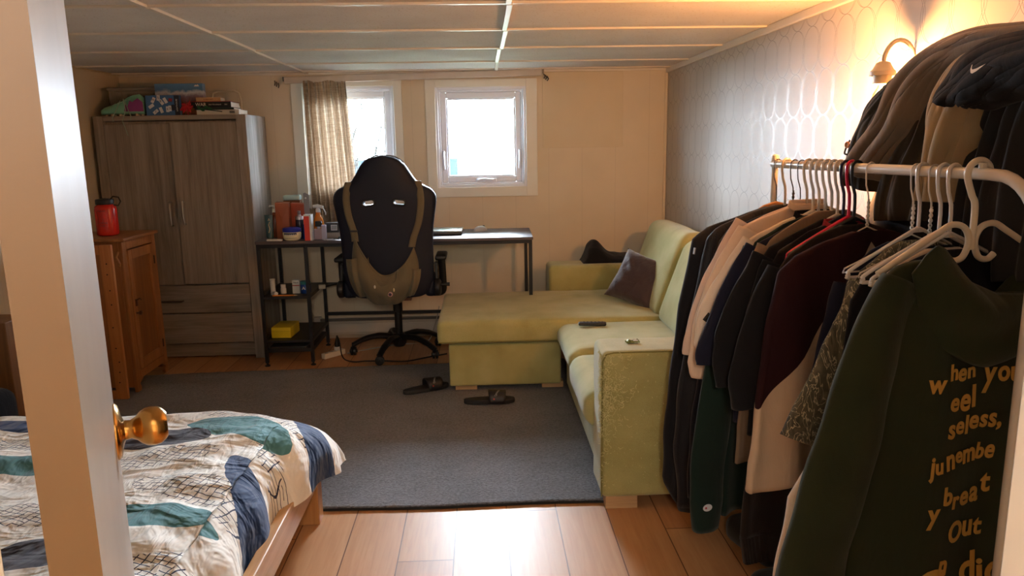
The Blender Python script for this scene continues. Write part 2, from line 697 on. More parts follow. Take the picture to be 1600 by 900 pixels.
# ---------------------------------------------------------------- windows
PVC = plain('white_vinyl', '#e6ecf6', .3, var=.01)
CASE = plain('casing_paint', '#e6e8e2', .4, var=.02)
GLASS = glass('window_glass')
def window(name, x0, x1, z0, z1, cas, label):
    w = thing(name, label, 'window', ((x0 + x1) / 2, YB, z0))
    del w['category']
    w['kind'] = 'structure'
    W, H = x1 - x0, z1 - z0
    def frame(nm, a, b, c, d, t, y0, y1, mt, bev=.003):
        m = MB()
        m.b2(a, a + t, y0, y1, c, d)
        m.b2(b - t, b, y0, y1, c, d)
        m.b2(a + t, b - t, y0, y1, c, c + t)
        m.b2(a + t, b - t, y0, y1, d - t, d)
        return m.build(nm, mt, w, bevel=bev, smooth=False)
    # casing boards on the wall
    cl, cr, cb, ct = cas
    m = MB()
    m.b2(-W / 2 - cl, -W / 2 + .004, -.018, -.0005, -cb, H + ct)
    m.b2(W / 2 - .004, W / 2 + cr, -.018, -.0005, -cb, H + ct)
    m.b2(-W / 2 + .004, W / 2 - .004, -.018, -.0005, -cb, .004)
    m.b2(-W / 2 + .004, W / 2 - .004, -.018, -.0005, H - .004, H + ct)
    m.build('window_casing', CASE, w, bevel=.003, smooth=False)
    frame('window_frame', -W / 2, W / 2, 0, H, .022, .0, .12, PVC)
    frame('inner_stop', -W / 2 + .022, W / 2 - .022, .022, H - .022, .014, .03, .12, PVC)
    s = frame('sash', -W / 2 + .036, W / 2 - .036, .036, H - .036, .042, .06, .11, PVC, .005)
    g = frame('glazing_bead', -W / 2 + .078, W / 2 - .078, .078, H - .078, .011, .072, .10, PVC, .003)
    m = MB()
    m.b2(-W / 2 + .085, W / 2 - .085, .084, .088, .084, H - .084)
    m.build('glass_pane', GLASS, w, smooth=False)
    m = MB()
    m.add(*(lambda b: (b.v, b.f))(rbox((.03, .048, .05), (.15, .03, .03), .008)))
    m.tube([(-.03, .03, .052), (.01, .018, .060), (.05, .018, .056), (.08, .022, .052)], [.008, .007, .007, .010], 10)
    m.build('crank_handle', PVC, w)
    for sx in (-1, 1):
        m = MB()
        m.add(*(lambda b: (b.v, b.f))(rbox((sx * (W / 2 - .05), .048, .2), (.02, .02, .14), .006)))
        m.tube([(sx * (W / 2 - .05), .04, .16), (sx * (W / 2 - .05), .028, .2), (sx * (W / 2 - .05), .03, .26)], [.006, .007, .005], 8)
        m.build('sash_lock', PVC, w)
    return w
window('window_1', L0, L1, LZ0, LZ1, (.075, .055, .10, .045), 'left basement window half covered by the beige curtain')
window('window_2', R0, R1, RZ0, RZ1, (.065, .075, .065, .05), 'right basement window with bare glass')

# ---------------------------------------------------------------- outside
GRASS = plain('dull_lawn', '#4d5440', .9, var=.3, vscale=20)
m = MB()
m.b2(-9, 9, T + .02, 14, .9, .98)
struct(m.build('ground_outside', GRASS, smooth=False))
m = MB()
m.b2(-9, 9, T, 7.4, 2.47, 2.6)
struct(m.build('added_sky_blocker', plain('grey_blocker', '#9a9a96', .8), smooth=False))  # unseen slab added above the windows to cut off high sky light
m = MB()
m.b2(-3.2, -.25, 8.4, 8.5, .98, 1.27)
tag(m.build('garden_wall', plain('blue_grey_boards', '#16283c', .8), bevel=.01, smooth=False), 'low blue-grey garden border beyond the left window', 'garden wall')
rng = random.Random(11)
m = MB()
for i in range(46):
    x0 = rng.uniform(-2.2, -.6)
    a = rng.uniform(-.1, .45)
    hgt = rng.uniform(.5, 1.5)
    y0 = rng.uniform(7.45, 8.1)
    pts = [(x0, y0, .98)]
    for q in range(1, 6):
        pts.append((x0 + a * hgt * q / 5 + rng.uniform(-.03, .03), y0 + rng.uniform(-.04, .04), .98 + hgt * q / 5))
    m.tube(pts, [.008 - .0012 * q for q in range(6)], 5)
    for q in range(14):
        p = Vector(pts[rng.randint(2, 5)])
        d = Vector((rng.uniform(-1, 1), rng.uniform(-.4, .4), rng.uniform(-.4, 1))).normalized() * rng.uniform(.04, .16)
        m.tube([p, p + d], [.003, .001], 4)
o = m.build('bare_shrub', plain('twig_bark', '#1a1815', .9), None)
tag(o, 'leafless twiggy shrub outside the left window', 'shrub')
m = MB()
m.lathe([(0, -.05), (.035, -.035), (.05, 0), (.035, .035), (0, .05)], 14)
m.tube([(0, 0, -.34), (0, 0, -.04)], .006, 6)
tag(m.build('red_feeder', plain('red_plastic_feeder', '#7c140c', .5), loc=(-1.31, 7.2, 1.32)), 'small red garden ornament among the twigs outside the left window', 'ornament')
# ============================================================ RUG
def rug_mat():
    n = NT('charcoal_shag')
    v = n.mapping()
    f = n.noise(v, 85, 4, .75)
    big = n.noise(v, 3.5, 4, .6)
    fac = n.math('ADD', n.math('MULTIPLY', f, .75), n.math('MULTIPLY', big, .25))
    n.set(n.b.inputs['Base Color'], n.ramp(fac, [(.36, srgb('#2c2b30')), (.62, srgb('#74737c'))]))
    n.b.inputs['Roughness'].default_value = .95
    n.b.inputs['Sheen Weight'].default_value = .35
    n.bump(f, 1.0, .012)
    return n.mat
rng = random.Random(5)
RX0, RX1, RY0, RY1 = -2.46, .52, 2.735, 4.72
m = MB()
def rugf(u, v):
    x = RX0 + (RX1 - RX0) * u
    y = RY0 + (RY1 - RY0) * v + .012 * noise.noise(Vector((x * 2, v * 3, 0))) + (.02 - .03 * u if v < .5 else -.125 + .13 * u)*(1 if v<.5 or v>.99 else (v-.5)*2)
    return (x, y, .013 + .0025 * noise.noise(Vector((x * 25, y * 25, 0))))
m.grid(rugf, 200, 130)
bm_ = MB()
o = m.build('area_rug', rug_mat(), smooth=True, angle=180)
md = o.modifiers.new('thickness', 'SOLIDIFY')
md.thickness = .011
md.offset = -1
tag(o, 'dark charcoal shag rug covering the middle of the wooden floor', 'rug')
binding = MB()
binding.tube([(RX0 + (RX1 - RX0) * q / 40, rugf(q / 40, 0)[1] - .003, .006) for q in range(41)], .0055, 6)
binding.build('rug_binding', plain('black_binding', '#17171a', .8), o)

# ============================================================ BASEBOARD HEATER
ht = thing('baseboard_heater', 'long off-white electric baseboard heater low behind the desk', 'heater', (-.35, YB, 0))
HW = plain('heater_enamel', '#b9b4ab', .45, var=.05)
m = MB()
m.b2(-.86, .86, -.055, -.002, .035, .155)
m.build('heater_body', HW, ht, bevel=.004, smooth=False)
m = MB()
m.box((0, -.058, .15), (1.72, .01, .022), rx=.5)
m.build('top_grille', plain('grille_grey', '#6f6c69', .5), ht, bevel=.002, smooth=False)
m = MB()
m.b2(-.86, .86, -.062, -.056, .055, .12)
m.build('front_panel', plain('heater_panel', '#c9c5bf', .4, var=.05), ht, bevel=.002, smooth=False)
for sx in (-1, 1):
    m = MB()
    m.b2(sx * .885 - .025, sx * .885 + .025, -.066, -.002, .03, .17)
    m.build('end_cap', HW, ht, bevel=.004, smooth=False)
m = MB()
m.b2(-1.5, 1.05, YB - .012, YB - .001, 0, .032)
struct(m.build('baseboard_back', plain('dusty_white_base', '#b8ae9c', .5), bevel=.002, smooth=False))

# ============================================================ CURTAIN TRACK + CURTAIN
ct = thing('curtain_track', 'long white plastic curtain rail spanning above both windows', 'curtain rail', (-.45, YB - .05, 1.885))
m = MB()
m.box((0, 0, 0), (1.80, .026, .045), ry=-.018)
m.build('rail', plain('rail_plastic', '#c9c0b6', .4), ct, bevel=.004, smooth=False)
for sx in (-.9, -.2, .35, .9):
    m = MB()
    m.box((sx, .024, .018 * sx + .01), (.03, .03, .03))
    m.build('bracket', plain('tin_bracket', '#75706a', .5, .6), ct, bevel=.002, smooth=False)
for sx in (-.955, .935):
    m = MB()
    for q in range(3):
        m.tube([(sx + .012 * q - .02, .035, .012 * sx - .004 - .008 * q), (sx + .012 * q - .012, .012, .012 * sx - .02 - .01 * q), (sx + .012 * q - .02, .028, .012 * sx - .035 - .008 * q)], .004, 6)
    m.build('hook', plain('rusty_hook', '#5b544c', .5, .7), ct)
def curtain_mat():
    n = NT('slub_linen_curtain')
    v = n.mapping(scale=(8, 8, 160))
    f = n.noise(v, 1.6, 3, .6)
    v2 = n.mapping(scale=(160, 160, 3))
    f2 = n.noise(v2, 1.6, 2, .6)
    fac = n.math('ADD', n.math('MULTIPLY', f, .6), n.math('MULTIPLY', f2, .4))
    col = n.ramp(fac, [(.34, srgb('#85725f')), (.5, srgb('#b8a48d')), (.72, srgb('#d0c0ac'))])
    n.set(n.b.inputs['Base Color'], col)
    n.b.inputs['Roughness'].default_value = .9
    n.b.inputs['Specular IOR Level'].default_value = .1
    tl = n.n('ShaderNodeBsdfTranslucent')
    n.set(tl.inputs[0], col)
    mx = n.n('ShaderNodeMixShader')
    mx.inputs[0].default_value = .10
    n.t.links.new(n.b.outputs[0], mx.inputs[1])
    n.t.links.new(tl.outputs[0], mx.inputs[2])
    n.t.links.new(mx.outputs[0], n.out.inputs[0])
    n.bump(fac, .3, .001)
    return n.mat
m = MB()
CX0, CX1 = -1.225, -.925
def curt(u, v):
    z = 1.858 - v * 1.15
    x = lerp(CX0, CX1, u)
    x += (-.0 + .055 * v * u) + .03 * v * (1 - u) * .6
    w = 11.5
    ph = u * w * 2 * pi + .6 * sin(u * 9 + v * 1.2)
    amp = .020 + .008 * sin(u * 7 + 1) + .008 * v
    y = YB - .075 + amp * sin(ph) - .012 * v
    x += .006 * cos(ph * .5 + v * 2)
    return (x, y, z + .006 * sin(u * 13))
m.grid(curt, 260, 40)
tag(m.build('curtain', curtain_mat(), smooth=True, angle=180), 'beige slubbed linen curtain hanging over the left half of the left window', 'curtain')

# ============================================================ WARDROBE
GW = wood('grey_oak_veneer', '#6a6158', '#a59a8f', 'Z', 1.0, .55)
GWX = wood('grey_oak_veneer_across', '#6a6158', '#a59a8f', 'X', 1.0, .55)
HANDLE = plain('brushed_nickel', '#a19a92', .35, .9)
wx0, wx1, wy, wd, wh = -2.47, -1.505, 5.0, .44, 1.625
wr = thing('wardrobe', 'tall grey-brown oak-look wardrobe with two doors over two drawers in the corner', 'wardrobe', ((wx0 + wx1) / 2, wy, 0))
hw = (wx1 - wx0) / 2
m = MB()
m.b2(-hw, -hw + .062, -.012, wd, 0, wh)
m.b2(hw - .062, hw, -.012, wd, 0, wh)
m.b2(-hw + .062, hw - .062, .02, wd, wh - .11, wh - .035)
m.b2(-hw + .062, hw - .062, .02, wd, .10, .12)
m.b2(-hw + .062, hw - .062, .02, wd, .51, .53)
m.b2(-hw + .062, hw - .062, wd - .02, wd, .1, wh - .03)
m.build('body', GW, wr, bevel=.003, smooth=False)
m = MB()
m.b2(-hw + .062, hw - .062, -.006, wd, wh - .03, wh)
m.build('top_panel', GWX, wr, bevel=.002, smooth=False)
m = MB()
m.b2(-hw + .062, hw - .062, .03, .06, .012, .1)
m.build('plinth', GWX, wr, bevel=.002, smooth=False)
dw = (2 * hw - .124) / 2
def door_leaf(x0, ang, sx, zoff):
    m = MB()
    m.b2(0, sx * (dw - .003), 0, .018, 0, 1.055) if sx > 0 else m.b2(sx * (dw - .003), 0, 0, .018, 0, 1.055)
    d = m.build('door', GW, wr, loc=(x0, -.010, .525 + zoff), rot=(0, 0, ang), bevel=.002, smooth=False)
    m = MB()
    hx = sx * (dw - .045)
    m.tube([(hx, 0, .40), (hx, -.024, .405), (hx, -.03, .46), (hx, -.03, .50), (hx, -.024, .545), (hx, 0, .55)], [.007, .007, .008, .008, .007, .007], 8, flat=1.0)
    m.build('handle', HANDLE, d)
door_leaf(-hw + .0635, radians(0), 1, -.008)
door_leaf(hw - .0635, radians(2.2), -1, .0)
for (z0, z1, hz) in ((.325, .512, True), (.115, .318, False)):
    m = MB()
    m.b2(-hw + .066, hw - .066, -.010, .008, z0, z1)
    d = m.build('drawer', GWX, wr, bevel=.002, smooth=False)
    if hz:
        m = MB()
        zc = (z0 + z1) / 2
        m.tube([(-.20, -.01, zc - .01), (-.20, -.034, zc - .01), (-.08, -.036, zc - .008), (-.03, -.034, zc - .01), (-.03, -.01, zc - .01)], .007, 8)
        m.build('handle', plain('dark_pull', '#6a625b', .4, .8), d)

ZT = wh
# --- things on the wardrobe
CLEAR = plain('frosted_plastic', '#b3aca2', .4)
CLEAR.node_tree.nodes['Principled BSDF'].inputs['Alpha'].default_value = .42
bn = thing('storage_bin', 'translucent plastic storage bin with orange contents at back of wardrobe top', 'storage bin', (-2.25, 5.29, ZT))
m = MB()
for a in ((-.18, .18, -.13, -.126, .0, .17), (-.18, .18, .126, .13, 0, .17), (-.18, -.176, -.126, .126, 0, .17), (.176, .18, -.126, .126, 0, .17), (-.176, .176, -.126, .126, 0, .004)):
    m.b2(*a)
m.build('bin_body', CLEAR, bn, bevel=.001, smooth=False)
m = MB()
m.b2(-.19, .19, -.14, .14, .17, .188)
m.build('bin_lid', plain('grey_bin_lid', '#8f887f', .5), bn, bevel=.006)
m = rbox((.02, 0, .06), (.24, .16, .1), .03)
o = m.build('folded_cloth', cloth('orange_cloth', '#c8512a'), loc=(-2.25, 5.29, ZT + .006))
tag(o, 'orange cloth bundle inside the translucent bin on the wardrobe', 'cloth')
# football boot
def boot():
    t = thing('football_boot', 'mint green and purple football boot with laces dangling over wardrobe edge', 'shoe', (-2.30, 5.05, ZT + .0165), radians(4))
    MINT = plain('mint_synthetic', '#79b8a0', .4, var=.1)
    m = MB()
    def f(u, v):
        # u around, v from toe(0) to heel(1)
        x = lerp(-.135, .14, v)
        a = 2 * pi * u
        wdt = interp([(0, .006), (.06, .026), (.25, .043), (.5, .038), (.75, .034), (.95, .028), (1, .012)], v)
        top = interp([(0, .018), (.1, .036), (.3, .052), (.5, .075), (.62, .098), (.75, .112), (.9, .118), (1, .095)], v)
        y = wdt * cos(a)
        s = sin(a)
        z = top * s if s > 0 else .010 * s
        if s > .5 and v > .55:
            y *= .8
        return (x, y, max(z, 0) + .004 if s >= 0 else .004 + z)
    m.grid(f, 36, 40, True)
    m.build('upper', MINT, t, angle=180)
    m = MB()
    m.prism([(.02, .012), (.14, .012), (.138, .07), (.11, .095), (.075, .07), (.06, .08), (.045, .045), (.03, .055)], .004, Matrix.Translation((0, -.036, 0)) @ UPX)
    m.build('side_panel', plain('purple_panel', '#7a2b73', .4), t)
    m = MB()
    for (sx, sy) in ((-.1, 0), (-.06, .022), (-.06, -.022), (-.01, .02), (-.01, -.02), (.09, .018), (.09, -.018), (.12, 0)):
        m = MB()
        m.lathe([(.008, -.016), (.011, .0), (.0, .004)], 10, (sx, sy, 0))
        m.build('stud', plain('cream_studs', '#e5d3b4', .4), t)
    m = MB()
    for q in range(5):
        xx = -.05 + q * .026
        zz = interp([(-.05, .062), (.05, .098)], xx)
        m.tube([(xx, -.03, zz - .012), (xx + .008, 0, zz), (xx, .03, zz - .012)], .0028, 6)
    m.build('lace', plain('mint_lace', '#a8cfba', .8), t)
    m = MB()
    def ln(p):
        out = []
        for i in range(len(p) - 1):
            for q in range(6):
                tt = q / 6
                out.append(tuple(lerp(p[i][k], p[i + 1][k], tt) for k in range(3)))
        return out + [p[-1]]
    m.tube(ln([(.02, -.03, .09), (.035, -.055, .02), (.03, -.075, -.02), (.02, -.082, -.05), (.035, -.083, -.10), (.045, -.083, -.14)]), .0028, 6)
    m.tube(ln([(.0, -.03, .08), (-.03, -.06, .0), (-.04, -.08, -.03), (-.035, -.08, -.05)]), .0028, 6)
    m.tube(ln([(.03, -.03, .07), (.06, -.06, .0), (.075, -.08, -.02), (.07, -.08, -.045)]), .0028, 6)
    m.build('lace', plain('grey_lace', '#9db0a2', .8), t)
boot()

# boxed jigsaw with mountain picture
def mountain_mat():
    n = NT('mountain_print')
    v = n.mapping()
    p = n.xyz(v)
    nz = n.noise(v, 14, 6, .65)
    hgt = n.math('ADD', p[2], n.math('MULTIPLY', n.math('SUBTRACT', nz, .5), .10))
    col = n.ramp(n.math('DIVIDE', hgt, .21), [(.0, srgb('#33231f')), (.2, srgb('#c06a2a')), (.42, srgb('#7c4a3b')), (.58, srgb('#8a7d8d')), (.70, srgb('#c9cdd6')), (.80, srgb('#4f7fb0')), (1.0, srgb('#5d8dc0'))])
    n.set(n.b.inputs['Base Color'], col)
    n.b.inputs['Roughness'].default_value = .35
    return n.mat
pz = thing('jigsaw_box', 'blue boxed jigsaw with a snowy mountain picture standing on wardrobe', 'box', (-1.955, 5.105, ZT+.0006), radians(-1), rot=(0, 0, radians(-1)))
m = MB()
m.b2(-.155, .155, 0, .05, 0, .205)
m.build('box_lid', mountain_mat(), pz, bevel=.002, smooth=False)
m = MB()
m.prism([(0, 0), (.012, .012), (.018, .007), (.026, .014), (.036, 0)], .001, UPX)
m.build('logo', plain('white_print', '#ececec', .5), pz, loc=(.10, -.0008, .185), smooth=False)
# domino / tile game box
gb = thing('game_box', 'small blue game box printed with scattered white tiles on wardrobe', 'box', (-2.04, 5.035, ZT), radians(3))
m = MB()
m.b2(-.105, .105, 0, .045, 0, .128)
m.build('box_body', plain('game_blue', '#3f6fa8', .4, var=.1), gb, bevel=.003, smooth=False)
m = MB()
m.b2(.075, .106, -.0012, 0, .002, .126)
m.lathe([(0, 0), (.019, 0), (.019, .001), (0, .001)], 20, (.065, -.0008, .05), UPX)
m.build('printed_band', plain('game_navy', '#1c2036', .4), gb, smooth=False)
m = text_mb('LIGHTHOUSE', .013)
m.xf(Matrix.Translation((.09, -.0018, .065)) @ UPX @ Matrix.Rotation(radians(90), 4, 'Z'))
m.build('printed_band', plain('white_print', '#ececec', .5), gb, smooth=False)
m = MB()
for (tx, tz, ta) in ((-.055, .098, .5), (-.022, .112, .1), (-.005, .085, -.6), (-.07, .06, 1.0), (-.045, .025, .9), (-.01, .035, -.35), (.03, .04, 0), (.045, .045, 0), (.02, .095, -.5)):
    m = MB()
    m.box((tx, -.0012, tz), (.019, .0016, .036), ry=ta)
    m.build('printed_tile', plain('white_tiles', '#dfe3ea', .4), gb, smooth=False)
m = MB()
m.box((.052, -.0014, .098), (.022, .0016, .02), ry=.2)
m.build('printed_symbol', plain('red_tile', '#8a2230', .4), gb, smooth=False)
m = MB()
for (tx, tz, s) in ((-.055, .1, 'N'), (-.01, .09, '8'), (.03, .04, 'E'), (.045, .045, '3'), (-.022, .112, '5'), (-.045, .025, '1')):
    t_ = text_mb(s, .02)
    t_.xf(Matrix.Translation((tx, -.0024, tz)) @ UPX)
    t_.build('printed_number', plain('ink_navy', '#20264a', .5), gb, smooth=False)
# books: local x = spine length, spine faces -y
def book(name, label, x, y, z, L, Wd, H, cover, rz=0, title=None, pages='#e6dfd0', tsize=.02, tcol='#e8e2d2', extra=None, group='books lying on the wardrobe'):
    t = thing(name, label, 'book', (x, y, z), rz, group)
    m = MB()
    m.b2(-L / 2, L / 2, 0, .0035, 0, H)
    m.b2(-L / 2, L / 2, 0, Wd, 0, .0025)
    m.b2(-L / 2, L / 2, 0, Wd, H - .0025, H)
    m.build('cover', plain(name + cover, cover, .45), t, bevel=.0008, smooth=False)
    m = MB()
    m.b2(-L / 2 + .003, L / 2 - .003, .0035, Wd - .004, .0025, H - .0025)
    m.build('pages', plain('page_block' + pages, pages, .9), t, smooth=False)
    if title:
        for (s, sx, sz, tc) in title:
            q = text_mb(s, sz)
            q.xf(Matrix.Translation((sx, -.0006, H / 2)) @ UPX)
            q.build('title', plain('ink' + tc, tc, .5), t, smooth=False)
    return t
bs = book('book', 'thick white-spined book with a barcode lying lowest under the red flower', -1.69, 5.03, ZT, .27, .19, .032, '#d8d2c6')
m = MB()
for q in range(12):
    m.b2(.075 + q * .0028, .0765 + q * .0028, -.0012, -.0004, .009, .025)
m.build('barcode', plain('ink_black', '#1c1c1c', .5), bs, smooth=False)
book('book', 'thin dark green book lying under the black WAR book', -1.715, 5.04, ZT + .033, .25, .17, .013, '#2d3b33', .02)
book('book', 'black WAR hardback with a red top lying on the book stack', -1.73, 5.03, ZT + .047, .255, .18, .036, '#15151a', -.01, [('WAR', -.065, .030, '#efe9da'), ('Bob Woodward', .025, .012, '#e0d8c6'), ('S&S', .095, .012, '#c9c1ae')])
m = MB()
m.b2(-.1275, .1275, 0, .18, 0, .002)
tag(m.build('book_jacket', plain('jacket_red', '#c02a22', .4), loc=(-1.73, 5.03, ZT + .0835)), 'red top cover of a paperback lying on the black WAR book', 'book')
book('book', 'small tan paperback on top of the stack under the white handle', -1.755, 5.06, ZT + .086, .155, .11, .026, '#c9a77a', .03, [('A HISTORY', -.0, .012, '#6b3b22')])
# white wire basket handle behind the books
m = MB()
pts = [(-.095, 0, 0), (-.1, 0, .10), (-.088, 0, .155), (-.06, 0, .17), (.06, 0, .17), (.088, 0, .155), (.1, 0, .10), (.095, 0, 0)]
m.tube(pts, .008, 8)
bk = thing('basket', 'white basket with a curved carrying handle behind the book stack', 'basket', (-1.73, 5.34, ZT))
m.build('handle', plain('ivory_plastic', '#d8ccb4', .5), bk)
m = MB()
m.lathe([(.0, 0), (.075, 0), (.095, .07), (.092, .07), (.072, .004), (0, .004)], 28)
m.build('basket_body', plain('ivory_plastic', '#d8ccb4', .5), bk)
# artificial red rose
rs = thing('artificial_rose', 'artificial red rose with a black stem lying across the book spines', 'flower', (-1.84, 5.0, ZT))
m = MB()
rng = random.Random(2)
for q in range(26):
    a = q * 2.4
    r = .004 + .0011 * q
    c = Vector((-.03 + r * cos(a), -.012 + .3 * r * sin(a), .046 + r * 1.15 * sin(a)))
    def pet(u, v, c=c, a=a, r=r):
        th = (u - .5) * 2.2
        return c + Vector((.014 * sin(th) * cos(a) + .004 * v, -.012 * cos(th) * v, .014 * (v - .5) + .010 * sin(th) * sin(a)))
    m.grid(pet, 7, 5)
m.build('petals', plain('rose_red', '#c3202a', .6), rs, solid=.0012)
m = MB()
m.tube([(-.015, -.012, .05), (.05, -.014, .037), (.12, -.012, .028), (.19, -.008, .018)], .0028, 6)
m.build('stem', plain('dark_stem', '#20221c', .6), rs)
m = MB()
for (lx, lz, la) in ((.075, .036, .5), (.10, .045, -.4), (.085, .022, 2.6), (.06, .028, 2.2)):
    m.prism([(0, 0), (.012, .009), (.026, .008), (.036, 0), (.026, -.008), (.012, -.009)], .001, Matrix.Translation((lx, -.018, lz)) @ UPX @ Matrix.Rotation(la, 4, 'Z'))
m.build('leaf', plain('plastic_leaf', '#1e5a36', .5), rs)

# ============================================================ PINE CABINET
PINE = wood('aged_pine', '#7c4b25', '#a9713e', 'Z', .8, .45)
PINEY = wood('aged_pine_along', '#7c4b25', '#a9713e', 'Y', .8, .45)
PANELW = wood('aged_pine_panel', '#6d3f1e', '#95602f', 'Z', .7, .45)
pc = thing('pine_cabinet', 'narrow orange pine cupboard with a panelled door against left wall', 'cabinet', (-2.03, 4.257, .016), 0)
# local: x<0 towards wall, y along the front (0..0.43), front plane at x=0
m = MB()
Wc, Hc, Dc = .43, .885, .40
m.b2(-Dc, -.02, 0, .018, .03, Hc)
m.b2(-Dc, -.02, Wc - .018, Wc, .03, Hc)
m.b2(-Dc, -Dc + .012, .018, Wc - .018, .05, Hc)
m.b2(-Dc + .012, -.02, .018, Wc - .018, .10, .118)
# face frame with shaped feet
m.b2(-.02, 0, 0, .05, .07, Hc)
m.b2(-.02, 0, Wc - .05, Wc, .07, Hc)
m.b2(-.02, 0, .05, Wc - .05, Hc - .05, Hc)
m.b2(-.02, 0, .05, Wc - .05, .07, .12)
m.build('body', PINE, pc, bevel=.003, smooth=False)
for y0, sgn in ((0, 1), (Wc, -1)):
    m = MB()
    m.prism([(0, 0), (sgn * .045, 0), (sgn * .05, .02), (sgn * .035, .045), (sgn * .09, .07), (0, .07)], .02, Matrix.Translation((-.02, y0, 0)) @ Matrix(((0, 0, 1, 0), (1, 0, 0, 0), (0, 1, 0, 0), (0, 0, 0, 1))))
    m.build('foot', PINE, pc, bevel=.002, smooth=False)
m = MB()
m.b2(-Dc - .01, .02, -.018, Wc + .015, Hc, Hc + .02)
m.build('top', PINEY, pc, bevel=.006, smooth=False)
m = MB()
m.b2(-.016, .006, .055, .095, .125, Hc - .055)
m.b2(-.016, .006, Wc - .095, Wc - .055, .125, Hc - .055)
m.b2(-.016, .006, .095, Wc - .095, .125, .18)
m.b2(-.016, .006, .095, Wc - .095, Hc - .11, Hc - .055)
dd = m.build('door', PINE, pc, bevel=.003, smooth=False)
m = MB()
m.b2(-.014, -.006, .09, Wc - .09, .17, Hc - .1)
m.build('door_panel', PANELW, dd, smooth=False)
m = MB()
m.lathe([(0, 0), (.006, 0), (.006, .012), (.013, .02), (.013, .027), (.006, .031), (0, .031)], 16, (.006, .075, .46), Matrix.Rotation(radians(90), 4, 'Y'))
m.build('knob', plain('dark_wood_knob', '#4b2a16', .4), dd)
m = MB()
m.box((.009, .08, .52), (.008, .014, .04))
m.tube([(.012, .08, .535), (.02, .10, .54), (.022, .115, .53)], .004, 8)
m.build('latch', plain('dark_wood_knob', '#4b2a16', .4), dd)
m = MB()
for zz in (.2, .73):
    m.box((.006, Wc - .052, zz), (.006, .012, .05))
m.build('hinge', plain('dark_iron', '#3b2a1e', .5, .5), dd, bevel=.001)
m = MB()
m.tube([(-.02, -.004, .83), (-.03, -.014, .80), (-.012, -.02, .765), (-.02, -.008, .75)], .006, 8)
m.build('hook', plain('wood_hook', '#a87744', .5), pc)

# pine board (end of a shelf) in front of the cabinet
KNOT = wood('knotty_pine', '#9b5c28', '#c58549', 'Z', .8, .45, knots=True)
m = MB()
m.b2(-.064, 0, -.022, .0, 0, .883)
pb = thing('pine_shelf_end', 'upright knotty pine board standing just before the pine cupboard', 'shelf board', (-2.034, 4.158, .016))
m.build('board', KNOT, pb, bevel=.002, smooth=False)
m = MB()
for zz in (.10, .16, .22, .30, .42, .55, .63, .72, .78):
    m.lathe([(0, 0), (.004, 0), (.004, .002), (0, .002)], 10, (-.03 + .008 * sin(zz * 40), -.022, zz), UPX)
m.build('screw_hole', plain('hole_dark', '#2c160a', .8), pb)
m = MB()
m.b2(-.47, -.066, -.02, .002, 0, .05)
m.b2(-.47, -.066, -.02, .002, .83, .88)
m.b2(-.47, -.43, -.02, .002, .05, .83)
m.build('frame', KNOT, pb, bevel=.002, smooth=False)

# red bottle
rb_ = thing('water_bottle', 'red translucent sports bottle with a black loop lid on pine cupboard', 'bottle', (-2.185, 4.44, .922))
m = MB()
m.lathe([(0, 0), (.05, 0), (.058, .006), (.060, .02), (.060, .15), (.056, .168), (.044, .178), (.044, .182), (0, .182)], 36)
m.build('bottle_body', plain('red_tritan', '#d4271c', .18, trans=.15, var=.05), rb_)
m = MB()
m.lathe([(0, .180), (.048, .180), (.05, .184), (.05, .204), (.046, .21), (.02, .214), (0, .215)], 36)
m.build('lid', plain('black_lid', '#1b1718', .4), rb_)
m = MB()
m.tube([(.03, 0, .205), (.055, -.01, .225), (.085, -.01, .22), (.095, -.01, .195), (.08, -.01, .172), (.055, -.01, .176)], .0045, 8)
m.build('lid_loop', plain('black_lid', '#1b1718', .4), rb_)
m = MB()
for s, zz, sz in (('nalgene', .146, .016), ('OUTDOOR', .075, .012), ('CLUB', .06, .012)):
    t_ = text_mb(s, sz, .0004)
    t_.v = [(.0606 * sin(x / .06), -.0606 * cos(x / .06) - y * 0, zz + y) for (x, y, z) in t_.v]
    m.add(t_.v, t_.f)
for q in range(2):
    m.tube([(.0606 * sin(a), -.0606 * cos(a), zz) for a, zz in ((-.5 + q * .5, .14 - q * .04), (-.3 + q * .5, .1), (-.4 + q * .5, .085), (.1, .08))], .0008, 5)
m.build('printed_logo', plain('dark_red_print', '#5a0d10', .5), rb_, smooth=False)
m = rbox((0, 0, .008), (.03, .05, .016), .005)
tag(m.build('small_black_case', plain('black_plastic', '#161617', .4), loc=(-2.285, 4.40, .922)), 'small flat black case beside the red bottle on pine cupboard', 'case')

# ============================================================ DESK
BLK = plain('black_powder_steel', '#1d1c1f', .45, .3)
DTOP = wood('smoky_desktop', '#3b3234', '#6b5f61', 'X', .8, .48)
DZ = .823
dk = thing('desk', 'long dark wood desk with black metal legs and a shelf tower under windows', 'desk', (-.56, 5.0, 0))
m = MB()
# left half and right half tops; slight splay so that the right end sits as photographed
m.prism([(-.885, -.235), (.885, -.285), (.895, .255), (-.885, .285)], .018, Matrix.Translation((0, 0, DZ - .018)))
m.build('desktop', DTOP, dk, bevel=.002, smooth=False)
m = MB()
t = .022
def leg(x, y, foot=True, z1=DZ - .018):
    m = MB()
    m.b2(x - t / 2, x + t / 2, y - t / 2, y + t / 2, .022, z1)
    o = m.build('leg', BLK, dk, bevel=.002, smooth=False)
    m = MB()
    m.lathe([(0, 0), (.017, 0), (.018, .006), (.008, .012), (.006, .022), (0, .022)], 14, (x, y, 0))
    m.build('foot', BLK, o)
xl, xr2 = -.868, -.57
for x in (xl, xr2):
    for y in (-.222, .268):
        leg(x, y)
for y in (-.268, .238):
    leg(.868, y)
m = MB()
def bar_(x0, x1, y, z):
    m.b2(x0, x1, y - t / 2, y + t / 2, z - t / 2, z + t / 2)
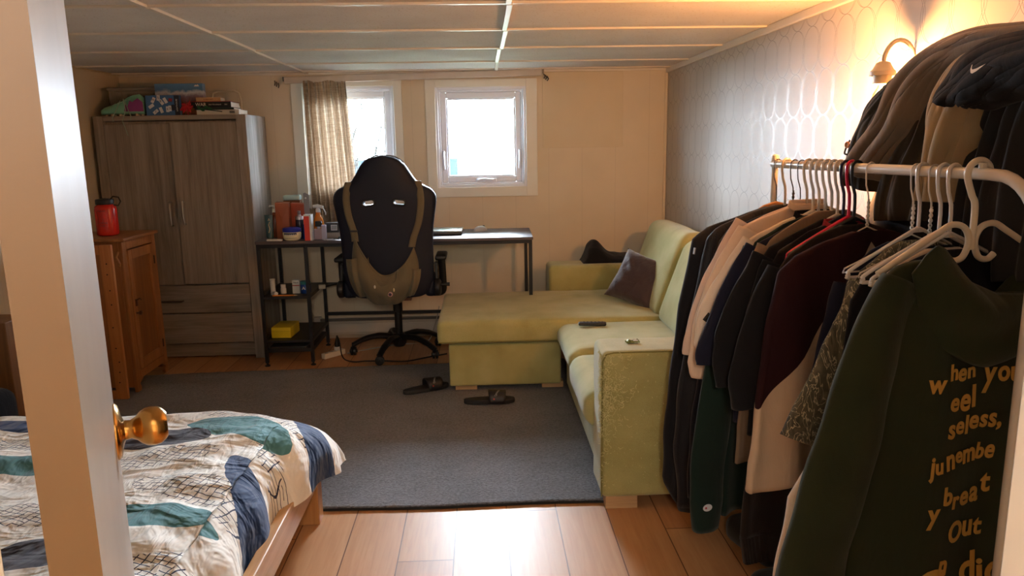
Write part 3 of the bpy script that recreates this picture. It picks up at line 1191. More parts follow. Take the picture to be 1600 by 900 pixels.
for y in (-.222, .268):
    m.b2(xl, xr2, y - t / 2, y + t / 2, DZ - .042, DZ - .0185)
for x in (xl, xr2):
    for z in (DZ - .03, .46, .17):
        m.b2(x - t / 2, x + t / 2, -.21, .257, z - t / 2, z + t / 2)
m.box((.15, -.246, DZ - .03), (1.44, t, t), rz=-.029)
m.box((.15, .252, DZ - .03), (1.44, t, t), rz=-.018)
m.b2(.857, .879, -.26, .23, DZ - .042, DZ - .0185)
m.box((.15, .25, .235), (1.44, t, t), rz=-.018)
m.build('frame', BLK, dk, bevel=.002, smooth=False)
SHELFM = plain('black_board', '#201f22', .5)
for z in (.455, .165, .105):
    m = MB()
    if z < .15:
        m.b2(xl, xr2, -.20, .25, z - .02, z + .005)
    else:
        m.b2(xl + .011, xr2 - .011, -.23, .275, z - .008, z + .008)
    m.build('shelf', SHELFM, dk, bevel=.002, smooth=False)
# triangular side shelf brackets
m = MB()
m.prism([(0, 0), (.11, .18), (0, .18)], .012, Matrix.Translation((xr2 + .011, .06, .455)))
m.build('shelf', SHELFM, dk, smooth=False)
# ============================================================ THINGS ON THE DESK
def place(px): return px
D = DZ + .0005
WHT = plain('white_plastic', '#dcdcda', .35, var=.02)
def simple(name, label, cat, loc, parts, rz=0, group=None):
    t = thing(name, label, cat, loc, rz, group)
    for (pn, mb, mt, kw) in parts:
        mb.build(pn, mt, t, **kw)
    return t
# teal tube
def tube_mb(w, h, d):
    m = MB()
    def f(u, v):
        a = 2 * pi * u
        z = .018 + v * (h - .018)
        return (w / 2 * cos(a) * (1 + .12 * v), d / 2 * sin(a) * (1 - .9 * v), z)
    m.grid(f, 24, 12, True)
    return m
cap = MB(); cap.lathe([(0, 0), (.018, 0), (.019, .003), (.018, .02), (0, .02)], 20)
mk = MB()
mk.tube([(-.004, -.012, .05), (.003, -.012, .075), (-.003, -.010, .10), (.004, -.009, .12)], .0025, 6)
mk.tube([(.0, -.008, .135), (-.006, -.008, .128), (.006, -.008, .128), (0, -.008, .142)], .0015, 5)
simple('cosmetic_tube', 'dark teal cosmetic tube standing at the left end of the desk', 'tube', (-1.362, 4.83, D), [('tube_body', tube_mb(.045, .165, .034), plain('teal_tube', '#1d4650', .35), {}), ('cap', cap, plain('teal_cap', '#16363e', .4), {}), ('printed_emblem', mk, plain('tan_print', '#c9b68c', .4), {})], rz=.15)
# amber bottles / paper bags
m = MB(); m.lathe([(0, 0), (.036, 0), (.038, .004), (.038, .13), (.03, .15), (.012, .158), (.012, .165), (0, .165)], 24)
c = MB(); c.lathe([(0, .165), (.016, .165), (.016, .185), (.006, .188), (.005, .205), (0, .205)], 16); c.tube([(0, 0, .205), (-.028, -.004, .207), (-.03, -.004, .2)], .0055, 8)
simple('pump_bottle', 'amber pump bottle with a white pump behind the teal tube', 'bottle', (-1.375, 5.02, D), [('bottle_body', m, plain('amber_brown', '#7b3d22', .25), {}), ('pump', c, WHT, {})])
def bag(w, d, h):
    m = MB()
    m.add([(-w / 2, -d / 2, 0), (w / 2, -d / 2, 0), (w / 2, d / 2, 0), (-w / 2, d / 2, 0), (-w / 2, -d / 2, h), (w / 2, -d / 2, h * .97), (w / 2, d / 2, h), (-w / 2, d / 2, h * 1.02), (0, -d / 2 - .004, h * .5)],
          [(0, 3, 2, 1), (0, 1, 8), (1, 5, 8), (5, 4, 8), (4, 0, 8), (1, 2, 6, 5), (2, 3, 7, 6), (3, 0, 4, 7), (4, 5, 6, 7)])
    return m
m = bag(.085, .05, .235)
simple('cardboard_box', 'tall copper-brown carton behind the tube on the desk', 'carton', (-1.295, 4.93, D), [('carton', m, plain('copper_card', '#9a5232', .45, var=.15), dict(smooth=False))])
m = bag(.09, .045, .225)
simple('pouch', 'orange-red foil pouch standing beside the copper carton', 'pouch', (-1.205, 4.98, D), [('pouch_body', m, plain('red_orange_foil', '#b34a2b', .35, var=.15), dict(smooth=False)), ('side_strip', (lambda q: q)(MB().b2(.045, .062, -.018, .018, 0, .235)), plain('orange_dotted', '#d98a1f', .4, var=.3, vscale=60), dict(smooth=False))])
m = rbox((0, 0, .0), (.115, .06, .035), .012)
tag(m.build('wipes_pack', plain('pale_aqua_wrap', '#bfe0df', .35), loc=(-1.26, 5.06, D + .2575)), 'pale aqua packet lying on top of the tall carton', 'packet')
# what the packet rests on
m = MB(); m.b2(-.055, .055, -.03, .03, 0, .24)
simple('carton', 'brown carton standing at the back under the pale packet', 'carton', (-1.26, 5.06, D), [('carton_body', m, plain('kraft_brown', '#7a4a2c', .6), dict(smooth=False, bevel=.002))])
# spray bottle dark with chrome collar
m = MB(); m.lathe([(0, 0), (.024, 0), (.026, .003), (.026, .12), (.024, .125), (0, .125)], 22)
c = MB(); c.lathe([(0, .125), (.027, .125), (.027, .14), (.024, .146), (.012, .15), (.010, .158), (.011, .160), (.011, .18), (0, .182)], 22)
simple('spray_bottle', 'dark bottle with a silver atomiser cap behind the blue-lidded jar', 'bottle', (-1.185, 4.90, D), [('bottle_body', m, plain('navy_glass', '#23223a', .2), {}), ('atomiser', c, metal('silver_atomiser', '#b5adb5', .3), {})])
# petroleum jelly jar
m = MB(); m.lathe([(0, 0), (.038, 0), (.05, .008), (.056, .022), (.058, .045), (.055, .055), (0, .055)], 32)
c = MB(); c.lathe([(0, .055), (.056, .055), (.058, .058), (.058, .076), (.05, .082), (0, .084)], 32)
lb = MB()
def flabel(u, v):
    a = lerp(-.75, .75, u)
    r = .0588 - .004 * (1 - v)
    return (r * sin(a), -r * cos(a), .018 + .034 * v)
lb.grid(flabel, 20, 6)
lt = text_mb('Vaseline', .017, .0003)
lt.v = [(.0596 * sin(x / .058), -.0596 * cos(x / .058), .036 + y) for (x, y, z) in lt.v]
simple('ointment_jar', 'squat cream ointment jar with a bright blue lid on the desk front', 'jar', (-1.218, 4.815, D), [('jar_body', m, plain('cream_jelly', '#e3dcb8', .25), {}), ('lid', c, plain('blue_lid', '#2233a8', .3), {}), ('label', lb, plain('navy_label', '#26345e', .4), {}), ('label_text', lt, plain('label_white', '#c9cede', .4), dict(smooth=False))])
m = MB(); m.lathe([(0, 0), (.016, 0), (.016, .09), (.012, .095), (0, .095)], 18)
c = MB(); c.lathe([(0, .095), (.013, .095), (.013, .118), (0, .12)], 18)
simple('small_bottle', 'small blue bottle with a silver cap behind the ointment jar', 'bottle', (-1.148, 4.885, D), [('bottle_body', m, plain('cobalt_bottle', '#1f4c9a', .2), {}), ('cap', c, metal('silver_cap', '#aab3c4', .3), {})])
# red / white tall box with grey stick
m = MB(); m.b2(-.0225, .012, -.0225, .0225, 0, .155)
c = MB(); c.b2(.012, .024, -.0225, .0225, 0, .155); c.b2(-.023, .024, -.023, .023, .155, .165)
simple('tall_box', 'tall red and white toothpaste-style carton standing on the desk edge', 'carton', (-1.105, 4.80, D), [('carton_body', m, plain('coral_red_card', '#d8463c', .4), dict(smooth=False)), ('white_side', c, WHT, dict(smooth=False))], rz=-.1)
m = MB(); m.prism([(-.016, 0), (.016, 0), (.018, .285), (-.006, .30), (-.018, .295)], .004, UPX)
c = MB(); c.lathe([(0, 0), (.006, 0), (.006, .001), (0, .001)], 12, (-.004, -.0045, .265), UPX)
simple('nail_file', 'flat grey plastic strip with a hole standing up behind the red carton', 'strip', (-1.122, 4.86, D), [('strip', m, plain('grey_plastic_strip', '#8f8a8b', .4), dict(smooth=False)), ('hole', c, WHT, {})])
# trigger sprayer
m = MB(); m.lathe([(0, 0), (.032, 0), (.034, .004), (.034, .1), (.016, .145), (.013, .16), (0, .16)], 22)
c = MB(); c.tube([(-.03, 0, .195), (.0, 0, .2), (.035, 0, .19)], [.012, .013, .01], 10); c.lathe([(0, .158), (.016, .158), (.016, .175), (.009, .19), (0, .19)], 14); c.tube([(.03, 0, .19), (.05, 0, .155), (.048, 0, .14)], .004, 8)
simple('trigger_sprayer', 'orange spray bottle with a white trigger in front of the curtain', 'bottle', (-1.09, 5.03, D), [('bottle_body', m, plain('orange_liquid', '#d9822e', .25), {}), ('trigger', c, WHT, {})])
# pink perfume bottle
m = rbox((0, 0, .034), (.058, .03, .068), .004)
c = MB(); c.lathe([(0, .07), (.011, .07), (.011, .082), (0, .083)], 16)
k = MB(); k.b2(-.019, .019, -.019, .019, .084, .118)
simple('perfume_bottle', 'square pale pink perfume bottle with a black cube cap', 'bottle', (-1.048, 4.83, D), [('bottle_body', m, plain('pink_glass', '#d3b3bb', .12, trans=.3), dict(smooth=False)), ('collar', c, metal('silver_cap', '#aab3c4', .3), {}), ('cap', k, plain('black_gloss', '#121214', .2), dict(smooth=False, bevel=.002))])
m = MB(); m.b2(-.014, .014, -.012, .012, 0, .095)
tag(m.build('lip_balm_box', plain('silver_lilac', '#bcb2c4', .3), loc=(-1.012, 4.812, D), bevel=.001, smooth=False), 'slim silvery lilac carton beside the pink perfume bottle', 'carton')
# black box on small white box
m = rbox((0, 0, .02), (.085, .07, .036), .004)
tag(m.build('small_carton', plain('beige_card', '#a39484', .6), loc=(-.965, 4.90, D)), 'flat beige carton under the black barcoded box', 'carton')
m = MB(); m.b2(-.045, .045, -.035, .035, 0, .062)
k = MB(); k.b2(-.006, .034, -.0362, -.0352, .014, .05)
k2 = MB()
for q in range(9):
    k2.b2(-.002 + q * .0038, .0 + q * .0038, -.0368, -.0363, .018, .046)
simple('black_box', 'small black box with a white barcode sticker stacked near the curtain', 'box', (-.972, 4.90, D + .0385), [('box_body', m, plain('black_card', '#17171b', .35), dict(smooth=False, bevel=.002)), ('sticker', k, WHT, dict(smooth=False)), ('barcode', k2, plain('ink_black', '#1c1c1c', .5), dict(smooth=False))])
m = MB(); m.lathe([(0, 0), (.018, 0), (.018, .024), (0, .026)], 16)
tag(m.build('bottle_cap', plain('red_cap', '#b0202a', .35), loc=(-1.0, 4.98, D), smooth=True), 'small red cap beside the black barcoded box', 'cap')
m = MB(); m.tube([(0, 0, 0), (.05, .01, .004), (.10, .0, .002)], [.006, .008, .004], 8)
tag(m.build('dark_pen', plain('dark_green_pen', '#1b3229', .4), loc=(-.93, 4.84, D + .007)), 'short dark green pen lying right of the beige carton', 'pen')
m = MB(); m.b2(-.03, .03, -.014, .014, 0, .006); m.b2(-.012, .05, -.03, -.012, 0, .003)
tag(m.build('wrapper', plain('foil_wrapper', '#c7cbd0', .3, .3), loc=(-.985, 4.80, D), rz=.3, smooth=False), 'crumpled silver wrapper on the desk before the perfume bottle', 'wrapper')
m = MB(); m.b2(-.05, .05, -.012, .012, 0, .012)
tag(m.build('paper_slip', WHT, loc=(-1.325, 4.79, D), rz=-.2, bevel=.003, smooth=False), 'white folded leaflet before the teal tube on the desk', 'leaflet')
# laptop and mouse
lp = thing('laptop', 'closed dark laptop with a pale lid and green sticker on the desk', 'laptop', (-.30, 5.02, D), -.03)
m = rbox((0, 0, .010), (.34, .23, .018), .006)
m.build('base', plain('dark_laptop', '#2a2c30', .35), lp)
m = rbox((0, 0, .0245), (.34, .23, .009), .004)
m.build('lid', plain('pale_lid', '#b9c9c8', .3, .4), lp)
m = MB(); m.prism([(0, 0), (.05, -.012), (.08, .01), (.06, .035), (.02, .04), (-.01, .02)], .0006, Matrix.Translation((.03, -.05, .0292)))
m.build('sticker', plain('green_sticker', '#3f9d7c', .4), lp, smooth=False)
ms = thing('computer_mouse', 'pale grey wireless mouse lying on the desk near the laptop', 'mouse', (-.01, 5.10, D), -.9)
m = MB()
m.grid(lambda u, v: ((.032 + .004 * sin(v * pi)) * cos(2 * pi * u) * sin(pi * min(1, v * 1.0) / 2), .055 * sin(2 * pi * u) * sin(pi * v / 2), .036 * cos(pi * v / 2) + .001), 28, 14, True)
m.build('mouse_body', plain('grey_mouse', '#b9bbc0', .4), ms, angle=180)
m = MB(); m.lathe([(0, -.002), (.008, -.002), (.008, .002), (0, .002)], 14, (0, .028, .031), Matrix.Rotation(radians(90), 4, 'Y'))
m.build('scroll_wheel', plain('black_plastic', '#161617', .4), ms)
m = MB(); m.b2(-.09, .09, -.075, .075, 0, .002)
# ---- shelf tower things
SZ = .4636
m = MB(); m.lathe([(0, 0), (.016, 0), (.016, .095), (.018, .097), (.018, .105), (0, .107)], 18)
m.tube([(0, 0, .012), (.02, -.03, .012), (.03, -.045, .014)], .013, 12)
simple('inhaler', 'white plastic inhaler on the middle shelf of the desk tower', 'inhaler', (-1.375, 4.85, SZ), [('inhaler_body', m, WHT, {})])
m = MB(); m.lathe([(0, 0), (.018, 0), (.019, .003), (.019, .034), (.014, .04), (0, .04)], 18)
c = MB(); c.lathe([(0, .04), (.0165, .04), (.0165, .06), (0, .061)], 18)
simple('pill_bottle', 'small white pill bottle beside the inhaler on desk shelf', 'bottle', (-1.318, 4.885, SZ), [('bottle_body', m, WHT, {}), ('cap', c, WHT, {})])
m = MB(); m.b2(-.023, .023, -.016, .016, 0, .088)
c = text_mb('Nasal', .014); c.xf(Matrix.Translation((0, -.0166, .072)) @ UPX)
c2 = MB(); c2.b2(-.023, .023, -.0168, -.0162, .05, .056)
simple('medicine_box', 'white medicine carton with dark lettering between pill bottle and blue jar', 'carton', (-1.232, 4.89, SZ), [('carton_body', m, WHT, dict(smooth=False)), ('printed_text', c, plain('ink_black', '#1c1c1c', .5), dict(smooth=False)), ('printed_band', c2, plain('red_band', '#b53a3a', .5), dict(smooth=False))])
m = MB(); m.lathe([(0, 0), (.03, 0), (.034, .006), (.034, .055), (.03, .06), (0, .06)], 24)
c = MB(); c.lathe([(0, .06), (.032, .06), (.033, .063), (.033, .08), (0, .082)], 24)
k = MB()
k.prism([(-.012, 0), (0, .02), (.012, .0), (.006, 0), (0, .01), (-.006, 0)], .001, Matrix.Translation((-.006, -.0345, .028)) @ UPX)
simple('vapour_rub_jar', 'blue glass jar with a teal lid on the desk tower shelf', 'jar', (-1.172, 4.885, SZ), [('jar_body', m, plain('cobalt_jar', '#1d4190', .2), {}), ('lid', c, plain('teal_lid', '#1f7f8a', .35), {}), ('label', k, WHT, dict(smooth=False))])
m = rbox((0, 0, .014), (.045, .03, .028), .003)
tag(m.build('cream_box', plain('cream_card', '#c9bfae', .5), loc=(-1.09, 5.0, .4675), rz=.3), 'tiny cream box on the side shelf right of the blue jar', 'box')
pn = thing('pencil', 'orange pencil lying along the front of the middle shelf', 'pencil', (-1.30, 4.79, SZ + .0045), -.02)
m = MB(); m.tube([(-.065, 0, 0), (.075, 0, 0)], .0045, 6); m.build('shaft', plain('pencil_orange', '#e08a35', .4), pn, smooth=False)
m = MB(); m.tube([(.075, 0, 0), (.095, 0, 0)], [.0045, .001], 8); m.build('tip', plain('pale_wood_tip', '#e0c9a0', .6), pn)
# yellow box, dark laptop on the lower shelf
yb = thing('yellow_box', 'bright yellow flat carton on the lower shelf of the desk tower', 'box', (-1.335, 4.93, .1735), -.05)
m = rbox((0, 0, .036), (.13, .20, .072), .006)
m.build('box_body', plain('bright_yellow_card', '#d9c21c', .45), yb)
m = MB(); m.b2(-.066, .066, -.1012, -.1004, .045, .0465)
m.build('tuck_seam', plain('yellow_seam', '#96830f', .6), yb, smooth=False)
m = rbox((0, 0, .008), (.24, .32, .014), .004)
tag(m.build('tablet', plain('dark_laptop', '#2a2c30', .35), loc=(-1.29, 4.95, .1105)), 'thin dark tablet lying under the lower desk tower shelf', 'tablet')
# power strip, plug, cable
ps = thing('power_strip', 'white power strip with a plug on the floor by the tower', 'power strip', (-1.035, 4.97, 0), radians(50))
m = rbox((0, 0, .019), (.175, .042, .036), .005)
m.build('strip_body', plain('ivory_strip', '#d9cfc0', .4), ps)
m = rbox((.035, 0, .050), (.036, .032, .026), .005)
m.build('plug', WHT, ps)
m = MB(); m.lathe([(0, 0), (.017, 0), (.018, .02), (.006, .06), (.003, .075), (0, .075)], 16, (.035, 0, .063))
m.build('plug', plain('black_plastic', '#161617', .4), ps)
m = MB()
for q in range(2):
    m.lathe([(0, 0), (.012, 0), (.012, .001), (0, .001)], 14, (-.06 + q * .045, 0, .0372))
m.build('socket', plain('grey_socket', '#a79f94', .5), ps)
def spline(pts, n=8):
    out = []
    P_ = [Vector(p) for p in pts]
    for i in range(len(P_) - 1):
        p0 = P_[max(i - 1, 0)]; p1 = P_[i]; p2 = P_[i + 1]; p3 = P_[min(i + 2, len(P_) - 1)]
        for q in range(n):
            t_ = q / n
            out.append(.5 * ((2 * p1) + (p2 - p0) * t_ + (2 * p0 - 5 * p1 + 4 * p2 - p3) * t_ * t_ + (3 * p1 - p0 - 3 * p2 + p3) * t_ ** 3))
    return out + [P_[-1]]
m = MB(); m.tube(spline([(-1.01, 4.995, .14), (-.99, 4.97, .10), (-.96, 4.90, .012), (-.88, 4.80, .008), (-.78, 4.76, .021), (-.66, 4.752, .021), (-.52, 4.77, .01), (-.38, 4.86, .008), (-.26, 4.93, .008)]), .0045, 8)
tag(m.build('power_cable', plain('black_plastic', '#161617', .4)), 'black power cable looping on the floor under the office chair', 'cable')
m = MB(); m.tube(spline([(-.95, 5.02, .006), (-.8, 5.12, .006), (-.62, 5.22, .006), (-.42, 5.28, .006), (-.36, 5.36, .12), (-.33, 5.40, .24)]), .004, 8)
tag(m.build('power_cable', plain('grey_cable', '#a8a29a', .5)), 'thin pale grey cable running along the floor behind the chair', 'cable')
# ============================================================ OFFICE CHAIR (back view)
CHL = plain('black_leatherette', '#141829', .55, var=.05, bump=.15, bscale=300, spec=.3)
CHP = plain('black_nylon', '#141417', .4)
oc = thing('office_chair', 'black racing-style office chair seen from behind, facing the desk', 'chair', (-.585, 4.985, 0), 0)
# local: camera side is -y
def outline():
    """left half silhouette of the backrest: (halfwidth, z)"""
    return [(.0, 1.352), (.055, 1.348), (.10, 1.328), (.135, 1.295), (.165, 1.245), (.195, 1.20), (.235, 1.175), (.285, 1.15), (.308, 1.12), (.313, 1.08), (.300, 1.0), (.288, .92), (.282, .84), (.280, .76), (.280, .68), (.278, .60), (.272, .54), (.245, .50), (.20, .480), (.0, .47)]
def hwz(z):
    o = outline()[::-1]
    pts = [(zz, w) for (w, zz) in o]
    return interp(pts, z)
HX, HZ, HWX, HWZ = .092, 1.073, .034, .014
YBK = -.385
def backy(x, z, side):
    # gently shelled back, thicker in the wings
    w = max(hwz(z), .02)
    q = min(1, abs(x) / w)
    lean = -.06 * (z - .5) / .85
    th = .045 * sqrt(max(0, 1 - q ** 6)) + .004
    crown = .018 * q * q
    return YBK + lean + crown + (-th if side else th)
bm = bmesh.new()
# triangulated front/back faces with slot holes by boolean-free grid: columns in x follow the width
def shell():
    m = MB()
    NZ, NX = 70, 56
    zs = [lerp(.472, 1.351, (1 - cos(pi * j / (NZ - 1))) / 2 * .35 + j / (NZ - 1) * .65) for j in range(NZ)]
    idx = {}
    for side in (0, 1):
        for j, z in enumerate(zs):
            w = hwz(z)
            for i in range(NX):
                q = -cos(pi * i / (NX - 1))
                q = q * .5 + (2 * i / (NX - 1) - 1) * .5
                x = q * w
                idx[(side, i, j)] = len(m.v)
                m.v.append((x, backy(x, z, side), z))
    def inhole(i, j):
        x = sum(m.v[idx[(0, a, b)]][0] for a in (i, i + 1) for b in (j, j + 1)) / 4
        z = sum(m.v[idx[(0, a, b)]][2] for a in (i, i + 1) for b in (j, j + 1)) / 4
        return False
    for side in (0, 1):
        for j in range(NZ - 1):
            for i in range(NX - 1):
                m.f.append((idx[(side, i, j)], idx[(side, i + 1, j)], idx[(side, i + 1, j + 1)], idx[(side, i, j + 1)]))
                m.fm.append(0)
    for j in range(NZ - 1):
        for i in (0, NX - 1):
            m.f.append((idx[(0, i, j)], idx[(1, i, j)], idx[(1, i, j + 1)], idx[(0, i, j + 1)])); m.fm.append(0)
    for i in range(NX - 1):
        for j in (0, NZ - 1):
            m.f.append((idx[(0, i, j)], idx[(1, i, j)], idx[(1, i + 1, j)], idx[(0, i + 1, j)])); m.fm.append(0)
    return m
m = shell()
back = m.build('backrest', CHL, oc, angle=60)
# cut the two belt slots
cut = MB()
def pill(cx, cz, hx, hz, y0, y1, n=10, tilt=0):
    pts = []
    for q in range(n + 1):
        a = -pi / 2 + pi * q / n
        pts.append((hx - hz + hz * cos(a), hz * sin(a)))
    for q in range(n + 1):
        a = pi / 2 + pi * q / n
        pts.append((-hx + hz + hz * cos(a), hz * sin(a)))
    return [(cx + x * cos(tilt) - z * sin(tilt), cz + x * sin(tilt) + z * cos(tilt)) for (x, z) in pts]
for sx in (-1, 1):
    cut.prism(pill(sx * HX, HZ, HWX, HWZ, 0, 0, tilt=-sx * .12), -.3, Matrix.Translation((0, YBK - .2, 0)) @ UPX)
co = cut.build('slot_cutter', CHP, None, smooth=False)
md = back.modifiers.new('slots', 'BOOLEAN')
md.operation = 'DIFFERENCE'
md.solver = 'EXACT'
md.object = co
co.parent = None
co.location = oc.location
bpy.context.view_layer.update()
dg = bpy.context.evaluated_depsgraph_get()
me2 = bpy.data.meshes.new_from_object(back.evaluated_get(dg))
back.modifiers.clear()
back.data = me2
bpy.data.objects.remove(co)
for sx in (-1, 1):
    m = MB()
    ring = pill(sx * HX, HZ, HWX + .004, HWZ + .004, 0, 0, tilt=-sx * .12)
    pts = [(x, backy(x, z, 1) - .001, z) for (x, z) in ring]
    m.tube(pts + pts[:1], .0055, 8, cap=False)
    m.build('slot_rim', plain('rim_black', '#0e0e10', .35), oc)
# headrest seam and edge piping
m = MB()
pts = [(sx_ * w * .985, backy(sx_ * w * .985, z, 1) + .035, z) for sx_ in (1,) for (w, z) in outline()[:-1]]
pts2 = [(-p[0], p[1], p[2]) for p in pts][::-1]
m.tube(spline(pts2 + pts[1:], 4), .004, 6)
m.build('piping', plain('grey_piping', '#3a3a40', .5), back)
m = MB()
m.grid(lambda u, v: (lerp(-.24, .24, u) , YBK + .26 + (v - .5) * .46 + 0 * u, .515 + .035 * (1 - (2 * u - 1) ** 4) * (1 - (2 * v - 1) ** 4)), 24, 24)
m.grid(lambda u, v: (lerp(-.24, .24, u) , YBK + .26 + (v - .5) * .46 + 0 * u, .515 - .045 * (1 - (2 * u - 1) ** 8) * (1 - (2 * v - 1) ** 8)), 24, 24)
m.build('seat', CHL, oc, angle=60)
# side wings of the seat and recliner plates
for sx in (-1, 1):
    s = rbox((sx * .255, YBK + .15, .53), (.075, .33, .11), .03)
    s.build('seat_bolster', CHL, oc)
    m = MB()
    m.lathe([(0, 0), (.05, 0), (.055, .01), (.055, .03), (.04, .04), (0, .04)], 20, (sx * .282, YBK + .0, .535), Matrix.Rotation(radians(90 * sx), 4, 'Y'))
    m.box((sx * .295, YBK + .03, .62), (.02, .06, .14), ry=-.05 * sx)
    m.build('recliner_hinge', CHP, oc, bevel=.004)
m = MB()
m.tube([(.31, YBK, .55), (.345, YBK, .552), (.375, YBK, .552)], [.008, .010, .012], 10)
m.build('recline_lever', CHP, oc)
for sx in (-1, 1):
    m = MB()
    m.tube(spline([(sx * .25, YBK + .22, .46), (sx * .315, YBK + .22, .47), (sx * .322, YBK + .2, .56), (sx * .318, YBK + .18, .69)], 6), .018, 10, flat=1.4)
    a = m.build('armrest', CHP, oc)
    m = rbox((sx * .318, YBK + .20, .705), (.07, .24, .03), .012)
    m.build('arm_pad', CHP, a)
m = MB()
m.b2(-.13, .13, YBK + .02, YBK + .34, .448, .466)
m.build('seat_plate', plain('plywood_brown', '#6b3d22', .5), oc, bevel=.003, smooth=False)
m = rbox((0, -.02, .425), (.16, .24, .04), .012)
m.build('tilt_mechanism', CHP, oc)
m = MB()
m.lathe([(0, .10), (.024, .10), (.026, .2), (.026, .30), (.032, .305), (.032, .405), (0, .406)], 24, (0, 0, 0))
m.build('gas_column', CHP, oc)
m = MB()
m.lathe([(0, .06), (.035, .06), (.05, .085), (.05, .135), (.035, .15), (0, .15)], 28)
m.build('hub', CHP, oc)
for q, ad in enumerate((252, 180, 324, 36, 108)):
    a = radians(ad)
    d = Vector((cos(a), sin(a), 0))
    m = MB()
    m.tube(spline([d * .03 + Vector((0, 0, .125)), d * .14 + Vector((0, 0, .135)), d * .24 + Vector((0, 0, .112)), d * .315 + Vector((0, 0, .075))], 5), [.027] * 6 + [.024] * 5 + [.021] * 5, 10, flat=.8)
    lg = m.build('base_leg', CHP, oc)
    c = d * .315
    m = MB()
    m.lathe([(0, -.026), (.012, -.026), (.012, -.02), (.029, -.018), (.031, -.004), (.006, -.003), (.006, .003), (.031, .004), (.029, .018), (.012, .02), (.012, .026), (0, .026)], 20, (c.x, c.y, .031 + (.013 if ad in (252, 324) else .0)), Matrix.Rotation(a * 1.3 + .6, 4, 'Z') @ UPX)
    m.tube([c + Vector((0, 0, .055)), c + Vector((0, 0, .09))], .011, 8)
    m.build('caster', CHP, oc)

# ---- canvas backpack hanging on the chair
KH = cloth('khaki_canvas', '#6a6250', 700, .3, .10, .9, .12, wr=.25)
KHD = cloth('khaki_canvas_inside', '#565040', 700, .3, .10, .9, .1)
bp = thing('canvas_bag', 'khaki canvas backpack slung by its straps over the office chair back', 'bag', (-.585, 4.52, 0), 0)
def strap(pts, w, name='strap'):
    m = MB()
    P_ = spline(pts, 6)
    k = len(P_)
    def f(u, v):
        p = P_[int(round(v * (k - 1)))]
        return (p[0] + (u - .5) * w, p[1] - .003 * cos((u - .5) * pi), p[2])
    m.grid(f, 5, k)
    return m.build(name, KH, bp, solid=.003, angle=180)
# y at back surface in bag coordinates: surface y(world)=4.985+YBK-.05-lean  ->  local ~ .03
def bys(x, z):
    return 4.985 + backy(x, min(max(z, .48), 1.33), 1) - 4.52
def sp(x, z, off=.006):
    return (x, bys(x, z) - off, z)
strap([(-.20, bys(-.2, 1.18) + .07, 1.185), (-.205, bys(-.2, 1.18) + .02, 1.198), sp(-.212, 1.175), sp(-.222, 1.10), sp(-.215, 1.0), sp(-.19, .90), sp(-.185, .84)], .042)
strap([(.20, bys(.2, 1.18) + .07, 1.185), (.205, bys(.2, 1.18) + .02, 1.198), sp(.212, 1.175), sp(.222, 1.08), sp(.205, .96), sp(.17, .86), sp(.155, .80)], .042)
m = MB()
m.box((-.19, bys(-.19, .90) - .012, .905), (.045, .006, .012))
m.build('strap_buckle', CHP, bp, bevel=.001)
# sack body: open rim that sags in the middle; front wall bulges
def rim(u):
    x = lerp(-.188, .168, u)
    s = (2 * u - 1)
    z = .635 + .20 * abs(s) ** 2.2 - (.03 * s) + .008 * sin(u * 11)
    return x, z
def sack(front):
    def f(u, v):
        x, zt = rim(u)
        zb = .448 + .06 * abs(2 * u - 1) ** 3
        z = lerp(zt, zb, v)
        wid = 1 + .14 * sin(pi * min(1, v * 1.1)) - .22 * v ** 4
        x = -.01 + (x + .01) * wid
        edge = 1 - abs(2 * u - 1) ** 4
        bulge = (.016 + .085 * sin(pi * (v * .85 + .08))) * edge
        fold = .006 * sin(u * 24 + v * 3) * (1 - v * .4) + .005 * sin((u * 14 - v * 9)) * v
        y = bys(x, max(z, .5)) - .008
        if front:
            y -= bulge + fold * edge
        return (x, y, z)
    return f
m = MB()
m.grid(sack(True), 60, 40)
m.grid(sack(False), 60, 40)
m.build('bag_body', KH, bp, solid=.003, angle=180)
m = MB()
def rimt(u):
    x, z = sack(True)(u, 0)[0], sack(True)(u, 0)[2]
    return sack(True)(u, 0)
m.tube([Vector(rimt(q / 40)) + Vector((0, -.002, 0)) for q in range(41)], .0045, 6)
m.build('rim_binding', KH, bp)
# side pockets
for sx in (-1, 1):
    m = MB()
    x0, x1 = (-.245, -.165) if sx < 0 else (.135, .205)
    zt = .735 if sx < 0 else .665
    def pk(u, v, x0=x0, x1=x1, zt=zt, sx=sx):
        x = lerp(x0, x1, u)
        xx = x + (-sx) * .05 * v * v * (1 if (u < .5) == (sx < 0) else .6)
        z = lerp(zt + .012 * (u if sx < 0 else 1 - u), .50, v)
        y = bys(x, max(z, .5)) - .02 - .035 * sin(pi * u) - .03 * sin(pi * (v * .8 + .1)) - .005 * sin(u * 15)
        return (xx, y, z)
    m.grid(pk, 20, 20)
    m.build('side_pocket', KH, bp, solid=.003, angle=180)
# grab handle loop hanging in front
m = MB()
pts = spline([(-.115, bys(-.1, .75) - .03, .735), (-.10, bys(0, .7) - .05, .665), (-.055, bys(0, .6) - .085, .60), (.01, bys(0, .6) - .095, .578), (.055, bys(0, .6) - .085, .605), (.063, bys(0, .7) - .05, .66)], 6)
kk = len(pts)
m.grid(lambda u, v: tuple(pts[int(round(v * (kk - 1)))] + Vector(((u - .5) * .014, 0, (u - .5) * .022))), 4, kk)
m.build('grab_handle', KH, bp, solid=.003, angle=180)
